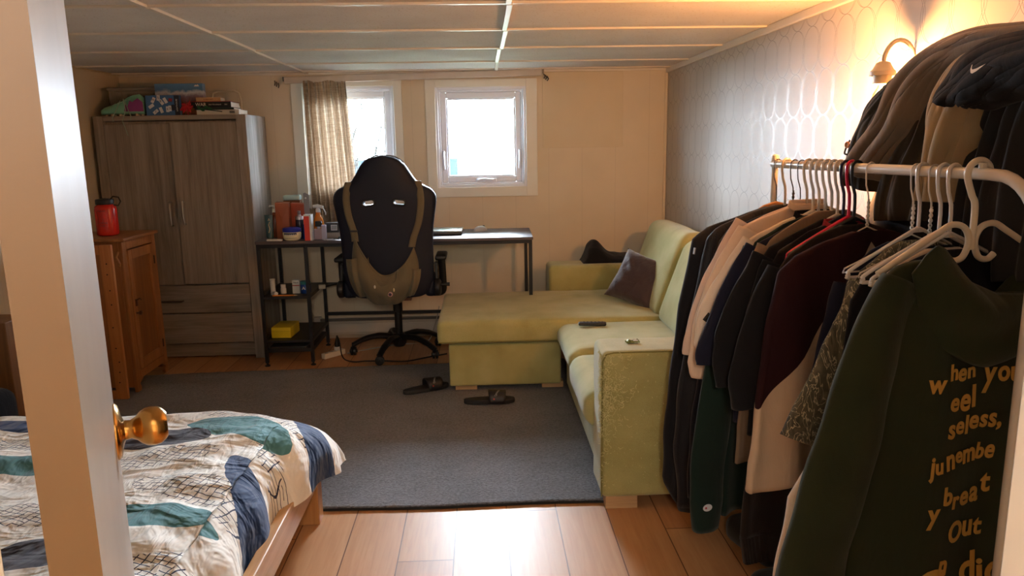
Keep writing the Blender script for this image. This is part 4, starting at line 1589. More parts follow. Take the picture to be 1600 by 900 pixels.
# pins
def sacky(x, z):
    best = None
    for a in range(0, 61):
        for b in range(0, 41):
            p = sack(True)(a / 60, b / 40)
            d = (p[0] - x) ** 2 + (p[2] - z) ** 2
            if best is None or d < best[0]:
                best = (d, p[1])
    return best[1]
for (x, z, w, h, col, lab) in ((-.068, .575, .006, .011, '#d8d0c0', 'oval cream pin badge'), (.045, .553, .005, .012, '#d9c8a0', 'tall brass pin badge'), (.022, .527, .016, .015, '#c79a9a', 'round pink and white pin badge')):
    yy = sacky(x, z)
    m = MB()
    m.lathe([(0, 0), (w, 0), (w, .002), (w * .6, .004), (0, .004)], 20, (0, 0, 0), UPX @ Matrix.Diagonal((1, h / w, 1, 1)))
    o = m.build('pin_badge', plain('pin' + col, col, .3, .2), loc=(-.585 + x, 4.52 + yy - .004, z))
    tag(o, lab + ' on the front of the khaki backpack', 'badge', None)
    if w > .01:
        m = MB()
        m.box((0, -.0045, 0), (.022, .001, .003)); m.box((0, -.0045, 0), (.003, .001, .022)); m.lathe([(.007, 0), (.009, 0), (.009, .001), (.007, .001)], 16, (0, -.004, 0), UPX)
        m.build('printed_emblem', plain('pin_mark', '#4a3a4a', .4), o, smooth=False)

# ============================================================ SOFA
def sofa_mat():
    n = NT('chartreuse_wool')
    v = n.mapping()
    f = n.noise(v, 420, 2, .6)
    f2 = n.noise(v, 6, 4)
    fac = n.math('ADD', n.math('MULTIPLY', f, .45), n.math('MULTIPLY', f2, .55))
    n.set(n.b.inputs['Base Color'], n.ramp(fac, [(.3, srgb('#928c58')), (.5, srgb('#aaa56e')), (.7, srgb('#bab585'))]))
    n.b.inputs['Roughness'].default_value = .92
    n.b.inputs['Specular IOR Level'].default_value = .15
    n.b.inputs['Sheen Weight'].default_value = .3
    n.bump(f, .35, .0015)
    return n.mat
SF = sofa_mat()
SEAM = plain('olive_seam', '#7d7740', .9)
WOODF = wood('pale_wood_foot', '#a5815a', '#cdaa80', 'X', 1, .4)
sf = thing('corner_sofa', 'pale green fabric corner sofa with chaise, its front arm scratched and frayed', 'sofa', (.45, 4.10, 0))
ox, oy = .45, 4.10
def sb(name, x0, x1, y0, y1, z0, z1, r, par=sf, wob=.0, mt=SF, sub=0, crown=0.0, fn=None):
    """soft box in world coordinates with crowned top"""
    c = ((x0 + x1) / 2 - ox, (y0 + y1) / 2 - oy, (z0 + z1) / 2)
    s = (x1 - x0, y1 - y0, z1 - z0)
    bm = bmesh.new()
    bmesh.ops.create_cube(bm, size=1)
    for v in bm.verts:
        v.co = Vector((v.co.x * s[0], v.co.y * s[1], v.co.z * s[2]))
    bmesh.ops.bevel(bm, geom=bm.edges[:], offset=r, segments=4, profile=.5, affect='EDGES')
    longest = max(s)
    bmesh.ops.subdivide_edges(bm, edges=[e for e in bm.edges if e.calc_length() > .12], cuts=max(2, int(longest / .06)), use_grid_fill=True)
    for v in bm.verts:
        qx, qy = min(1, abs(2 * v.co.x / s[0])), min(1, abs(2 * v.co.y / s[1]))
        cr = crown * (1 - qx ** 4) * (1 - qy ** 4)
        if v.co.z > 0:
            v.co.z += cr
        w = wob * noise.noise((v.co + Vector(c)) * 6)
        v.co += v.co.normalized() * w
        if fn:
            fn(v.co, s)
    m = MB()
    bm.verts.index_update()
    m.add([v.co + Vector(c) for v in bm.verts], [tuple(v.index for v in f.verts) for f in bm.faces])
    bm.free()
    return m.build(name, mt, par, angle=80)
# chaise
sb('chaise_base', -.205, .435, 4.10, 4.93, .045, .295, .012)
def chs(co, s):
    # wrinkles near the arm end on the seat top
    if co.z > s[2] * .3:
        k_ = sstep(-.12, .10, co.x) * sstep(-.4, .1, co.y)
        co.z += .010 * k_ * noise.noise(Vector((co.x * 9, co.y * 14, 3)))
sb('chaise_cushion', -.265, 1.16, 4.065, 4.925, .302, .432, .028, wob=.004, crown=.014, fn=chs)
m = MB()
m.tube([(-.262 - ox, 4.066 - oy, .315), (.44 - ox, 4.066 - oy, .313)], .0035, 6)
m.build('seam', SEAM, sf)
# far arm
sb('armrest', .445, 1.33, 4.94, 5.19, .30, .595, .03, wob=.004)
# main run base
sb('sofa_base', .465, 1.33, 2.90, 4.09, .05, .29, .012)
def seatfront(co, s):
    # waterfall front on the -x side
    k_ = sstep(s[0] * -.5 + .16, s[0] * -.5, co.x)
    co.z -= 0
    co.x -= .02 * sin(pi * (co.z / s[2] + .5)) * k_
sb('seat_cushion', .425, 1.17, 3.475, 4.058, .285, .415, .045, wob=.004, crown=.016, fn=seatfront)
sb('seat_cushion', .42, 1.17, 2.885, 3.465, .24, .405, .05, wob=.004, crown=.016, fn=seatfront)
# front arm
sb('armrest', .435, 1.33, 2.66, 2.885, .05, .635, .026, wob=.003)
# back frame and cushions
sb('back_frame', 1.24, 1.335, 2.90, 4.93, .05, .72, .02)
def lean(co, s):
    co.x += .16 * (co.z / s[2]) + .0
    co.x -= .02 * (1 - (2 * co.z / s[2]) ** 2) * (1 - min(1, abs(2 * co.y / s[1])) ** 3)
for (y0, y1, zt) in ((4.10, 4.93, .90), (3.48, 4.08, .87), (2.90, 3.46, .86)):
    sb('back_cushion', 1.045, 1.19, y0, y1, .415, zt, .05, wob=.006, fn=lean)
for (fx, fy) in ((-.175, 4.125), (.325, 4.125), (.455, 2.675), (-.175, 4.83), (.47, 5.1), (1.2, 2.7), (1.2, 5.1)):
    m = MB()
    m.b2(fx - ox, fx + .125 - ox, fy - oy, fy + .06 - oy, .0165 if fx < .4 and fy < 4.7 else 0, .052)
    m.build('foot', WOODF, sf, bevel=.002, smooth=False)
# piping seams on the arm front
m = MB()
r_ = .02
pts = [(.437, .06), (.437, .60), (.452, .628), (.48, .634), (1.30, .634)]
m.tube([(x - ox, 2.662 - oy, z) for (x, z) in pts], .003, 6)
m.build('seam', SEAM, sf)
# frayed threads on the scratched arm
rng = random.Random(9)
m = MB()
for q in range(430):
    if q < 240:
        x = .437 + abs(rng.gauss(0, .05)); z = rng.gauss(.47, .09)
    elif q < 330:
        x = .437 + abs(rng.gauss(0, .012)); z = rng.uniform(.1, .6)
    else:
        x = rng.uniform(.45, .70); z = rng.uniform(.1, .6)
    z = min(max(z, .08), .62)
    a = rng.uniform(0, 2 * pi)
    l = rng.uniform(.004, .022) if q < 300 else rng.uniform(.002, .006)
    p = Vector((x - ox, 2.658 - oy, z))
    mid = p + Vector((cos(a) * l * .5, -rng.uniform(.002, .007), sin(a) * l * .5))
    e = p + Vector((cos(a + .6) * l, -rng.uniform(0, .005), sin(a + .6) * l))
    m.tube([p, mid, e], [.0011, .0009, .0007], 3, cap=False)
for q in range(260):
    y = rng.uniform(2.665, 2.72); z = min(max(rng.gauss(.48, .09), .1), .62)
    l = rng.uniform(.004, .016)
    p = Vector((.436 - ox, y - oy, z))
    m.tube([p, p + Vector((-rng.uniform(.003, .010), rng.uniform(-l, l) * .6, rng.uniform(-l, l)))], [.001, .0006], 3, cap=False)
o = m.build('frayed_threads', plain('frayed_yarn', '#cfc892', .9), sf)
o['kind'] = 'stuff'

# cushion
def pillow_mb(w, h, t):
    m = MB()
    for sgn in (1, -1):
        def f(u, v, sgn=sgn):
            a, b = 2 * u - 1, 2 * v - 1
            pinch = 1 - .10 * (1 - a * a) * abs(b) ** 3 - 0
            x = w / 2 * a * (1 - .09 * (1 - b * b) * abs(a) ** 4) * 1
            y = h / 2 * b * (1 - .09 * (1 - a * a) * abs(b) ** 4)
            k_ = ((1 - a ** 4) * (1 - b ** 4)) ** .55
            z = sgn * (t / 2 * k_ + .006 * k_ * noise.noise(Vector((a * 3.0, b * 3.0 + a * 2, sgn))) * 2 + .012 * k_ * sin(a * 2 + b * 5) * .5)
            return (x, y, z)
        m.grid(f, 36, 36)
    return m
pl = pillow_mb(.37, .33, .14)
PB = cloth('plum_brown_satin', '#3a2f37', 300, .2, .12, .55, .5, wr=.5)
o = pl.build('throw_pillow', PB, loc=(.965, 4.40, .575), rot=(radians(58), radians(16), radians(-36)), angle=180)
tag(o, 'dark plum-brown throw pillow leaning against the sofa back on the chaise', 'pillow')
# remote
rm = thing('remote_control', 'slim black remote control lying on the green seat cushion', 'remote', (.585, 3.905, .434), radians(83))
m = rbox((0, 0, .009), (.042, .15, .017), .007)
m.build('remote_body', plain('black_plastic', '#161617', .4), rm)
m = MB()
for r in range(6):
    for c in range(3):
        m.lathe([(0, 0), (.004, 0), (.004, .0015), (0, .002)], 8, (-.012 + c * .012, -.055 + r * .02, .0172))
m.build('button', plain('button_grey', '#3b3b3f', .5), rm)['kind'] = 'stuff'
# wrapper on the arm
wp = thing('candy_wrapper', 'crumpled green and gold wrapper lying on the front sofa arm', 'wrapper', (.575, 2.79, .629))
m = MB()
m.grid(lambda u, v: ((u - .5) * .055, (v - .5) * .035, .012 + .010 * noise.noise(Vector((u * 5, v * 5, 1)))), 12, 9)
m.build('wrapper_film', plain('olive_film', '#6f7a3c', .3, .3, var=.5, vscale=90), wp, smooth=False)
m = MB()
m.grid(lambda u, v: (.012 + (u - .5) * .02, (v - .5) * .02, .016 + .010 * noise.noise(Vector((u * 5, v * 5, 4)))), 6, 6)
m.build('inner_foil', plain('white_foil', '#d8d8c8', .3), wp, smooth=False)
# black garment on the far arm
BKC = cloth('black_jersey', '#121318', 800, .2, .1, .9, .1, wr=.4)
m = MB()
def heap(u, v):
    x = lerp(.685, 1.26, u)
    y = lerp(5.0, 5.36, v)
    h = .03 + .09 * math.exp(-((u - .17) / .12) ** 2) + .03 * (1 - u)
    e = sin(pi * min(max(v, 0), 1)) ** .5 * min(1, u * 12, (1 - u) * 12)
    z = .597 + (h + .012 * noise.noise(Vector((u * 8, v * 6, 0)))) * e
    if v > .55:
        z -= (v - .55) * .5
    return (x, y, z)
m.grid(heap, 50, 24)
tag(m.build('black_garment', BKC, angle=180), 'black garment heaped on the far sofa arm by the back wall', 'clothing')

# ============================================================ SLIDES
SL = plain('black_foam', '#1d1b1d', .7)
def slide(label, loc, rz, tilt=0):
    t = thing('slide_sandal', label, 'sandal', loc, rz, 'pair of black slides on the rug', rot=(0, tilt, rz))
    m = MB()
    pts = []
    for q in range(40):
        a = 2 * pi * q / 40
        x = .140 * cos(a)
        w = interp([(-.14, .032), (-.07, .036), (.0, .036), (.08, .047), (.14, .04)], x)
        pts.append((x, w * (abs(sin(a)) ** .7) * (1 if sin(a) >= 0 else -1)))
    m.prism(pts, .026)
    m.build('sole', SL, t, bevel=.006)
    m = MB()
    def st(u, v):
        a = pi * u
        x = lerp(.0, .085, v) + .012 * sin(a) * (v - .5)
        return (x, -.049 * cos(a), .012 + (.052 + .006 * (1 - v)) * sin(a) ** .7 if sin(a) > 0 else .012)
    m.grid(st, 26, 8)
    s = m.build('strap', plain('black_rubber', '#17161a', .5), t, solid=.006, angle=180)
    tx = text_mb('Champion', .019, .0004)
    def wrap(x, y, z):
        # text runs over the strap from its near side upward
        a = .62 + (x + .045) * 11.5 * .5 + .0
        a = lerp(.42, 1.55, (x + .05) / .10)
        xx = .043 + y + (x) * .30
        r = 1.0
        return (xx, -.0535 * cos(a), .015 + .0565 * sin(a) ** .7)
    tx.v = [wrap(*p) for p in tx.v]
    tx.build('printed_word', plain('white_print', '#ececec', .5), t, smooth=False)
    m = MB()
    m.lathe([(0, 0), (.0045, 0), (.0045, .001), (0, .001)], 14, (.025, -.0505, .036), Matrix.Rotation(-.15, 4, 'X') @ UPX)
    m.build('printed_logo', plain('red_logo', '#c0392b', .5), t, smooth=False)
    return t
slide('black slide sandal lying level on the rug in front of the chaise', (.018, 3.895, .0165), 0)
slide('black slide sandal with its toe tucked under the chaise corner', (-.345, 4.135, .0165), radians(27))
# ============================================================ BED
bed = thing('bed_frame', 'light wooden bed frame with a square leg showing at the foot corner', 'bed', (-.64, 2.70, 0))
BW = wood('beech_rail', '#b07f4e', '#d2a473', 'Y', 1, .38)
BWZ = wood('beech_leg', '#a06c3d', '#c4915c', 'Z', 1, .38)
m = MB(); m.b2(-.035, 0, -1.93, -.02, .155, .262)
m.build('side_rail', BW, bed, bevel=.004, smooth=False)
m = MB(); m.b2(-1.50, -1.465, -1.93, -.02, .155, .262)
m.build('side_rail', BW, bed, bevel=.004, smooth=False)
m = MB(); m.b2(-1.45, -.09, -.045, -.01, .155, .262)
m.build('foot_rail', BW, bed, bevel=.004, smooth=False)
for (x, y) in ((-.085, -.07), (-1.50, -.07), (-.085, -1.93), (-1.50, -1.93)):
    m = MB(); m.b2(x, x + .085, y, y + .07, 0, .275)
    m.build('leg', BWZ, bed, bevel=.004, smooth=False)
m = rbox((-.75, -.97, .30), (1.40, 1.86, .13), .05)
m.build('mattress', cloth('mattress_white', '#d9d2c4', 500), bed)

def duvet_mat():
    n = NT('printed_duvet')
    v = n.mapping()
    wob = n.noise(v, 6, 3)
    p = n.xyz(v)
    px_ = n.math('ADD', p[0], n.math('MULTIPLY', n.math('SUBTRACT', wob, .5), .05))
    wob2 = n.noise(n.mapping(loc=(3.3, 1.7, 0)), 6, 3)
    py_ = n.math('ADD', p[1], n.math('MULTIPLY', n.math('SUBTRACT', wob2, .5), .05))
    def ell(cx, cy, a, b, deg, pw=2.0):
        t = radians(deg)
        dx = n.math('SUBTRACT', px_, cx)
        dy = n.math('SUBTRACT', py_, cy)
        u = n.math('MULTIPLY_ADD', dx, cos(t) / a, n.math('MULTIPLY', dy, sin(t) / a))
        w = n.math('MULTIPLY_ADD', dx, -sin(t) / b, n.math('MULTIPLY', dy, cos(t) / b))
        # bean bend
        w = n.math('MULTIPLY_ADD', n.math('MULTIPLY', u, u), .25, w)
        return n.math('LESS_THAN', n.math('ADD', n.math('MULTIPLY', u, u), n.math('MULTIPLY', w, w)), 1.0)
    def union(lst):
        r = None
        for e in lst:
            q = ell(*e)
            r = q if r is None else n.math('MAXIMUM', r, q)
        return r
    teal = union([(-.84, 2.475, .21, .10, -27), (-.90, 1.83, .185, .072, 4), (-1.42, 2.20, .16, .055, 0), (-1.75, 1.5, .2, .08, 20)])
    navy = union([(-.655, 1.995, .275, .062, -62), (-.585, 2.50, .25, .062, -62), (-1.62, 2.53, .16, .055, -10), (-1.9, 1.9, .2, .06, 50)])
    grey = union([(-1.07, 2.40, .15, .085, 0), (-1.08, 1.65, .17, .08, 10), (-1.9, 2.3, .15, .07, 0)])
    hatch = union([(-.86, 2.64, .20, .065, -14), (-.70, 2.545, .12, .035, -50), (-1.04, 2.235, .19, .06, 12), (-.82, 2.0, .22, .075, -22), (-.60, 2.14, .26, .05, -58), (-.70, 1.58, .19, .08, -5), (-1.77, 2.72, .16, .06, 0), (-1.50, 2.36, .16, .05, -6), (-1.24, 1.86, .16, .07, 0), (-1.6, 1.7, .2, .08, 0), (-.44, 1.72, .10, .05, -60), (-.52, 2.30, .05, .14, 8)])
    nn = n.noise(n.mapping(loc=(.7, .2, 0)), 14, 2)
    def lines(deg, sp, w, seed):
        t = radians(deg)
        d = n.math('MULTIPLY_ADD', px_, cos(t), n.math('MULTIPLY', py_, sin(t)))
        d2 = n.math('MULTIPLY_ADD', px_, -sin(t), n.math('MULTIPLY', py_, cos(t)))
        k = n.math('DIVIDE', n.math('MULTIPLY_ADD', nn, .010, d), sp)
        ln_ = n.math('LESS_THAN', n.math('ABSOLUTE', n.math('SUBTRACT', n.math('FRACT', k), .5)), w)
        # broken strokes: drop segments per line
        seg = n.math('FRACT', n.math('ADD', n.math('MULTIPLY', d2, 7.0), n.math('MULTIPLY', n.math('FLOOR', k), .37 + seed)))
        return n.math('MULTIPLY', ln_, n.math('GREATER_THAN', seg, .2))
    ink = n.math('MAXIMUM', lines(72, .0165, .085, 0), lines(-18, .021, .07, .11))
    ink = n.math('MULTIPLY', ink, hatch)
    c = n.mix(ink, srgb('#efe9de'), srgb('#1d2140'))
    c = n.mix(teal, c, srgb('#4d8287'))
    c = n.mix(grey, c, srgb('#3c3a45'))
    c = n.mix(navy, c, srgb('#183460'))
    n.set(n.b.inputs['Base Color'], c)
    n.b.inputs['Roughness'].default_value = .8
    n.b.inputs['Specular IOR Level'].default_value = .25
    n.b.inputs['Sheen Weight'].default_value = .15
    w1 = n.noise(n.mapping(scale=(1, 1.8, 1), rot=(0, 0, .5)), 4.5, 3, .5, .8)
    w2 = n.noise(n.mapping(scale=(2.6, 1, 1), rot=(0, 0, -.6)), 8, 3, .45, .5)
    n.bump(n.math('ADD', n.math('MULTIPLY', w1, .8), n.math('MULTIPLY', w2, .45)), .9, .05)
    return n.mat
m = MB()
DX0, DX1, DY0, DY1 = -2.17, -.567, .80, 2.845
def duv(u, v):
    a, b = 2 * u - 1, 2 * v - 1
    # spread samples to the edges
    aa = sin(a * pi / 2) * .35 + a * .65
    bb = sin(b * pi / 2) * .35 + b * .65
    q = ((1 - abs(aa) ** 7) * (1 - abs(bb) ** 7)) ** .42
    x = (DX0 + DX1) / 2 + aa * (DX1 - DX0) / 2
    y = (DY0 + DY1) / 2 + bb * (DY1 - DY0) / 2
    z = .262 + .205 * q
    # droop and tuck along the right edge toward the head end
    if aa > .8:
        x -= .105 * sstep(.5, 1, aa) * (1 - sstep(2.15, 2.6, y))
    k_ = sstep(.55, 1, aa) * sstep(.6, 1, bb)
    z -= .03 * k_
    z -= .05 * (1 - q) * k_
    P0 = Vector((x * 2.2, y * 2.6, .3))
    z += .026 * noise.noise(P0) * q + .020 * noise.noise(P0 * 2.3) * q + .010 * noise.noise(P0 * 5.1) * q
    # radial creases from the right side
    ang = atan2(y - 2.0, x + 1.4)
    rr = sqrt((y - 2.0) ** 2 + (x + 1.4) ** 2)
    z += .004 * sin(ang * 24 + 3 * noise.noise(P0)) * sstep(.35, .9, rr) * q
    hem = (1 - q)
    x += .014 * sin(y * 22) * hem * (abs(aa) ** 6)
    y += .014 * sin(x * 19) * hem * (abs(bb) ** 6)
    if q < .25:
        z -= .02 * (1 - q / .25)
    return (x, y, z)
m.grid(duv, 190, 200)
tag(m.build('duvet', duvet_mat(), angle=180), 'white duvet printed with teal, navy and grey ovals and hatching on the bed', 'duvet')
m = rbox((0, 0, .17), (.30, .30, .34), .07)
tag(m.build('black_bundle', BKC, loc=(-2.30, 3.25, .016)), 'black cloth bundle on the floor past the bed at far left', 'bundle')
m = MB()
m.b2(-.11, .11, -.10, .10, 0, .60); 
o = m.build('nightstand', wood('dark_stand', '#5a3a22', '#8a6038', 'Z', 1, .5), loc=(-2.37, 3.62, .016), bevel=.004, smooth=False)
tag(o, 'small brown wooden stand by the left wall behind the door', 'stand')

# ============================================================ WALL LAMP
wl = thing('wall_lamp', 'lit white gooseneck wall lamp on the patterned wall above the clothes', 'wall lamp', (1.262, 2.36, 1.60))
LW = plain('lamp_white_enamel', '#cfc8bd', .35, var=.02)
m = MB()
m.tube([(-.0 + .049 - .049 * cos(pi * q / 16), 0, .032 + .068 * sin(pi * q / 16)) for q in range(17)] , .0065, 10)
m.tube([(.098, 0, .034), (.098, 0, -.06)], .0065, 10)
m.build('gooseneck', LW, wl)
m = MB()
m.lathe([(0, 0), (.045, 0), (.045, .006), (.03, .014), (0, .016)], 24, (.0975, 0, -.06), Matrix.Rotation(radians(-90), 4, 'Y'))
m.build('wall_plate', LW, wl)
m = MB()
m.lathe([(.0, .036), (.012, .036), (.020, .032), (.030, .014), (.036, .008), (.038, .006), (.038, -.006), (.033, -.006), (.033, .004), (0, .005)], 28)
m.build('cap', LW, wl)
m = MB()
m.lathe([(0, .004), (.027, .004), (.027, -.032), (0, -.032)], 24)
m.build('socket', plain('porcelain', '#d8cdb8', .35), wl)
m = MB()
m.lathe([(.010, -.034), (.013, -.042), (.024, -.060), (.027, -.074), (.022, -.092), (.008, -.102), (0, -.103)], 24)
m.build('bulb_glass', glass('clear_bulb', (1, .95, .85, 1), .1), wl)
m = MB()
m.lathe([(0, -.058), (.009, -.062), (.013, -.072), (.009, -.082), (0, -.085)], 20)
m.build('bulb_filament', emis('warm_bulb', BULB_HEX, BULB), wl)

# ============================================================ GARMENT RACK
rk = thing('garment_rack', 'white tubular clothes rack loaded with hanging clothes along the right wall', 'clothes rack', (1.07, 2.1, 0))
RW = plain('white_rack_enamel', '#d6cfc3', .25, var=.02)
def W(x, y, z): return (x - 1.07, y - 2.1, z)
BZ = 1.32
F0, N0 = Vector((1.03, 2.6, BZ)), Vector((1.11, 1.6, BZ))
bd = (N0 - F0).normalized()
def barp(y): return F0 + (N0 - F0) * ((2.6 - y) / 1.0)
m = MB()
pts = [F0 - bd * .01, F0, barp(2.3), barp(2.0), barp(1.75), barp(1.60)]
c0 = barp(1.58)
for q in range(1, 9):
    a = pi / 2 * q / 8
    pts.append(c0 + bd * (.13 * sin(a)) + Vector((0, 0, -.13 * (1 - cos(a)))))
m.tube([W(*p) for p in pts], .0135, 16)
m.build('hanging_rail', RW, rk)
m = MB()
e = pts[-1]
m.tube([W(e.x, e.y, e.z), W(e.x, e.y, .06)], .0135, 14)
m.build('upright', RW, rk)
m = MB()
m.tube([W(F0.x, F0.y, BZ - .012), W(F0.x, F0.y, .06)], .0115, 14)
m.build('upright', RW, rk)
for (c, d) in ((e, 1), (F0, 1)):
    m = MB()
    m.tube([W(c.x - .20, c.y, .05), W(c.x + .20, c.y, .05)], .0135, 12)
    b = m.build('base_bar', RW, rk)
    for sx in (-.19, .19):
        m = MB()
        m.lathe([(0, -.009), (.024, -.009), (.025, 0), (.024, .009), (0, .009)], 18, W(c.x + sx, c.y, .026), UPX)
        m.build('caster', CHP, b)
m = MB()
m.tube([W(F0.x, F0.y, .06), W(e.x, e.y, .06)], .011, 12)
m.build('bottom_rail', RW, rk)
m = MB()
m.lathe([(0, -.014), (.012, -.010), (.014, 0), (.012, .010), (0, .014)], 14, W(F0.x, F0.y, BZ + .020))
m.lathe([(0, 0), (.009, 0), (.009, .012), (0, .014)], 12, W(*(barp(1.62) + Vector((0, 0, .012)))))
m.build('rail_knob', RW, rk)

# ------------------------------------------------------------ hangers
def hook_pts(r=.0185, z1=-.145, lean=.0):
    pts = [(r * 1.0, 0, -.012)]
    for q in range(0, 13):
        a = radians(-10 + q * 200 / 12)
        pts.append((r * cos(a), 0, r * sin(a)))
    pts += [(-r * .95 + .0, 0, -.02), (-.013, 0, -.045), (-.002, 0, -.075), (0, 0, -.10), (0, 0, z1)]
    return pts
def hanger(kind, y, yaw, mt, label, group=None):
    p = barp(y)
    t = thing('clothes_hanger', label, 'hanger', p, radians(yaw), group)
    if kind == 'plastic':
        m = MB(); m.tube(hook_pts(.0185, -.15), .0045, 8); m.build('hook', mt, t)
        m = MB()
        m.tube(spline([(0, 0, -.14), (-.06, 0, -.165), (-.20, 0, -.228), (-.214, 0, -.243), (-.20, 0, -.252), (0, 0, -.252), (.20, 0, -.252), (.214, 0, -.243), (.20, 0, -.228), (.06, 0, -.165), (0, 0, -.14)], 5), .0047, 8, cap=False)
        m.prism([(-.03, -.152), (.03, -.152), (.0, -.135)], .004, Matrix.Translation((0, .002, 0)) @ UPX)
        m.build('arms', mt, t)
    elif kind == 'wire':
        m = MB(); m.tube(hook_pts(.0165, -.12), .0022, 7); m.build('hook', mt, t)
        m = MB()
        for ph in (0, pi):
            m.tube([(.003 * cos(q * .9 + ph), .003 * sin(q * .9 + ph), -.085 - q * .0035) for q in range(22)], .002, 6)
        m.tube([(0, 0, -.16), (-.20, 0, -.235), (-.205, 0, -.245), (.205, 0, -.245), (.20, 0, -.235), (0, 0, -.16)], .0021, 7)
        m.build('arms', mt, t)
    elif kind == 'wood':
        m = MB(); m.tube(hook_pts(.0165, -.13), .0019, 7); m.build('hook', metal('dark_steel_hook', '#5a4c40', .35), t)
        m = MB()
        pts = []
        top = [(-.215, -.235), (-.13, -.185), (-.05, -.140), (0, -.128), (.05, -.140), (.13, -.185), (.215, -.235)]
        bot = [(.21, -.252), (.12, -.215), (.04, -.178), (0, -.172), (-.04, -.178), (-.12, -.215), (-.21, -.252)]
        m.prism([(x, z) for x, z in top + bot], .012, Matrix.Translation((0, .006, 0)) @ UPX)
        m.build('arms', mt, t, bevel=.003, angle=30)
    else:
        m = MB(); m.tube(spline([(.03, 0, .0), (.026, 0, .018), (.004, 0, .030), (-.020, 0, .020), (-.027, 0, -.005), (-.012, 0, -.045), (.0, 0, -.075), (.0, 0, -.17)], 6), .0075, 10); m.build('hook', mt, t)
        m = MB()
        for sx in (-1, 1):
            m.tube(spline([(sx * .003, 0, -.165), (sx * .004, 0, -.135), (sx * .03, 0, -.113), (sx * .065, 0, -.118), (sx * .14, 0, -.155), (sx * .20, 0, -.20), (sx * .222, 0, -.228)], 6) if False else
                   spline([(sx * .235, 0, -.215), (sx * .15, 0, -.165), (sx * .09, 0, -.130), (sx * .055, 0, -.112), (sx * .022, 0, -.120), (sx * .008, 0, -.150), (sx * .020, 0, -.186), (sx * .045, 0, -.194), (sx * .062, 0, -.182)], 6), .0072, 10)
        m.build('arms', mt, t)
    return t
HW_ = plain('ivory_hanger', '#d9cdb9', .3, var=.03)
HWH = plain('white_hanger', '#d6d0ca', .3, var=.03)
HNV = plain('navy_hanger', '#1b2440', .3)
HPK = plain('hot_pink_hanger', '#d4204f', .3)
HBK = plain('black_hanger', '#15151b', .3)
HWD = wood('varnished_hanger_wood', '#a8652c', '#d49a58', 'X', 1.2, .3)
HWI = plain('coated_wire', '#cfc7bc', .3)
HWK = metal('dark_wire', '#6a5a4c', .35)

# ------------------------------------------------------------ garments
def garment(name, label, cat, y, yaw, mt, wtab, zb, th=.03, sleeves=None, smt=None, fold=(.010, 9), seed=0, collar=None, hemw=.0, extra=None, neckw=.075, group=None, two=None, dy=0.0, ribs=False, neckdip=0.0):
    """wtab: [(z, halfwidth)] from neck down; zb: hem z"""
    p = barp(y)
    t = thing(name, label, cat, p, radians(yaw), group)
    rng = random.Random(seed)
    ph = [rng.uniform(0, 6.28) for _ in range(6)]
    z0 = wtab[0][0]
    def prof(z):
        return interp([(-zz, w) for zz, w in wtab], -z)
    def thick(z):
        return th * (.35 + .65 * sstep(z0, z0 - .16, z)) 
    def sil(z): return prof(z)
    def f(u, v):
        vv = v ** 1.35
        z = lerp(z0, zb, vv)
        a = 2 * pi * u
        c, s = cos(a), sin(a)
        w = prof(z) * (1 + .03 * noise.noise(Vector((z * 6, seed, c))))
        x = w * (abs(c) ** .75) * (1 if c >= 0 else -1)
        k_ = vv
        A = fold[0] * (.25 + .9 * k_)
        ytk = thick(z) * (abs(s) ** .6) * (1 if s >= 0 else -1)
        fo = A * sin(x * fold[1] * 6.28 + ph[0] + 1.5 * noise.noise(Vector((x * 4, z * 3, seed)))) + A * .7 * noise.noise(Vector((x * 9, z * 3.2, seed + 5)))
        yy = ytk + fo * (1 if abs(c) < .98 else .6) + dy * k_
        zz = z - neckdip * math.exp(-((x - .04) / .12) ** 2) * (1 - v) ** 3
        if v > .97:
            zz += hemw * sin(x * 16 + ph[1]) + .008 * noise.noise(Vector((x * 14, seed, 0)))
        # collar dip
        if v < .12 and abs(x) < neckw:
            pass
        if x > 0:
            x = .27 * math.tanh(x / .27)
        return (x, yy, zz)
    m = MB()
    m.grid(f, 72, 60, True)
    if two:
        mt2, rule = two
        for i, fc in enumerate(m.f):
            cc = Vector((0, 0, 0))
            for q in fc:
                cc += Vector(m.v[q])
            cc /= 4
            m.fm[i] = 1 if rule(cc) else 0
        mats = [mt, mt2]
    else:
        mats = mt
    body = m.build('garment_body', mats, t, solid=.002, angle=180)
    for sx in (-1, 1):
        if not sleeves:
            break
        pts, rad = sleeves
        P_ = spline([((-a_ if sx < 0 else .235 * math.tanh(a_ / .25)), -.006 + dyy, b_) for (a_, b_, dyy) in [(q + (0,))[:3] for q in pts]], 6)
        k = len(P_)
        m = MB()
        def g(u, v, P_=P_, k=k, sx=sx):
            i = v * (k - 1)
            i0 = int(min(k - 2, i)); fr = i - i0
            c = P_[i0].lerp(P_[i0 + 1], fr)
            tn = (P_[i0 + 1] - P_[i0]).normalized()
            nrm = Vector((tn.z, 0, -tn.x))
            r = interp(rad, v) * (1 if sx < 0 else .5)
            a = 2 * pi * u
            ff = 1 + .07 * sin(a * 3 + v * 7 + ph[2]) + .10 * noise.noise(Vector((cos(a) * 1.5, v * 7, seed + 9)))
            return c + nrm * (r * cos(a) * ff) + Vector((0, 1, 0)) * (min(r * .62, th * 1.05) * sin(a) * ff)
        m.grid(g, 26, 34, True)
        m.build('sleeve', smt or mt, t, solid=.002, angle=180)
    if collar:
        m = MB()
        def cf(u, v):
            a = 2 * pi * u
            r = neckw * (1 - .08 * v)
            return (r * cos(a), (th * .9) * sin(a), z0 - .01 + .022 * v - .02 * (sin(a) < 0) * abs(sin(a)) + .0)
        m.grid(cf, 40, 5, True)
        m.build('collar', collar, t, solid=.003, angle=180)
    if extra:
        extra(t, f)
    return t
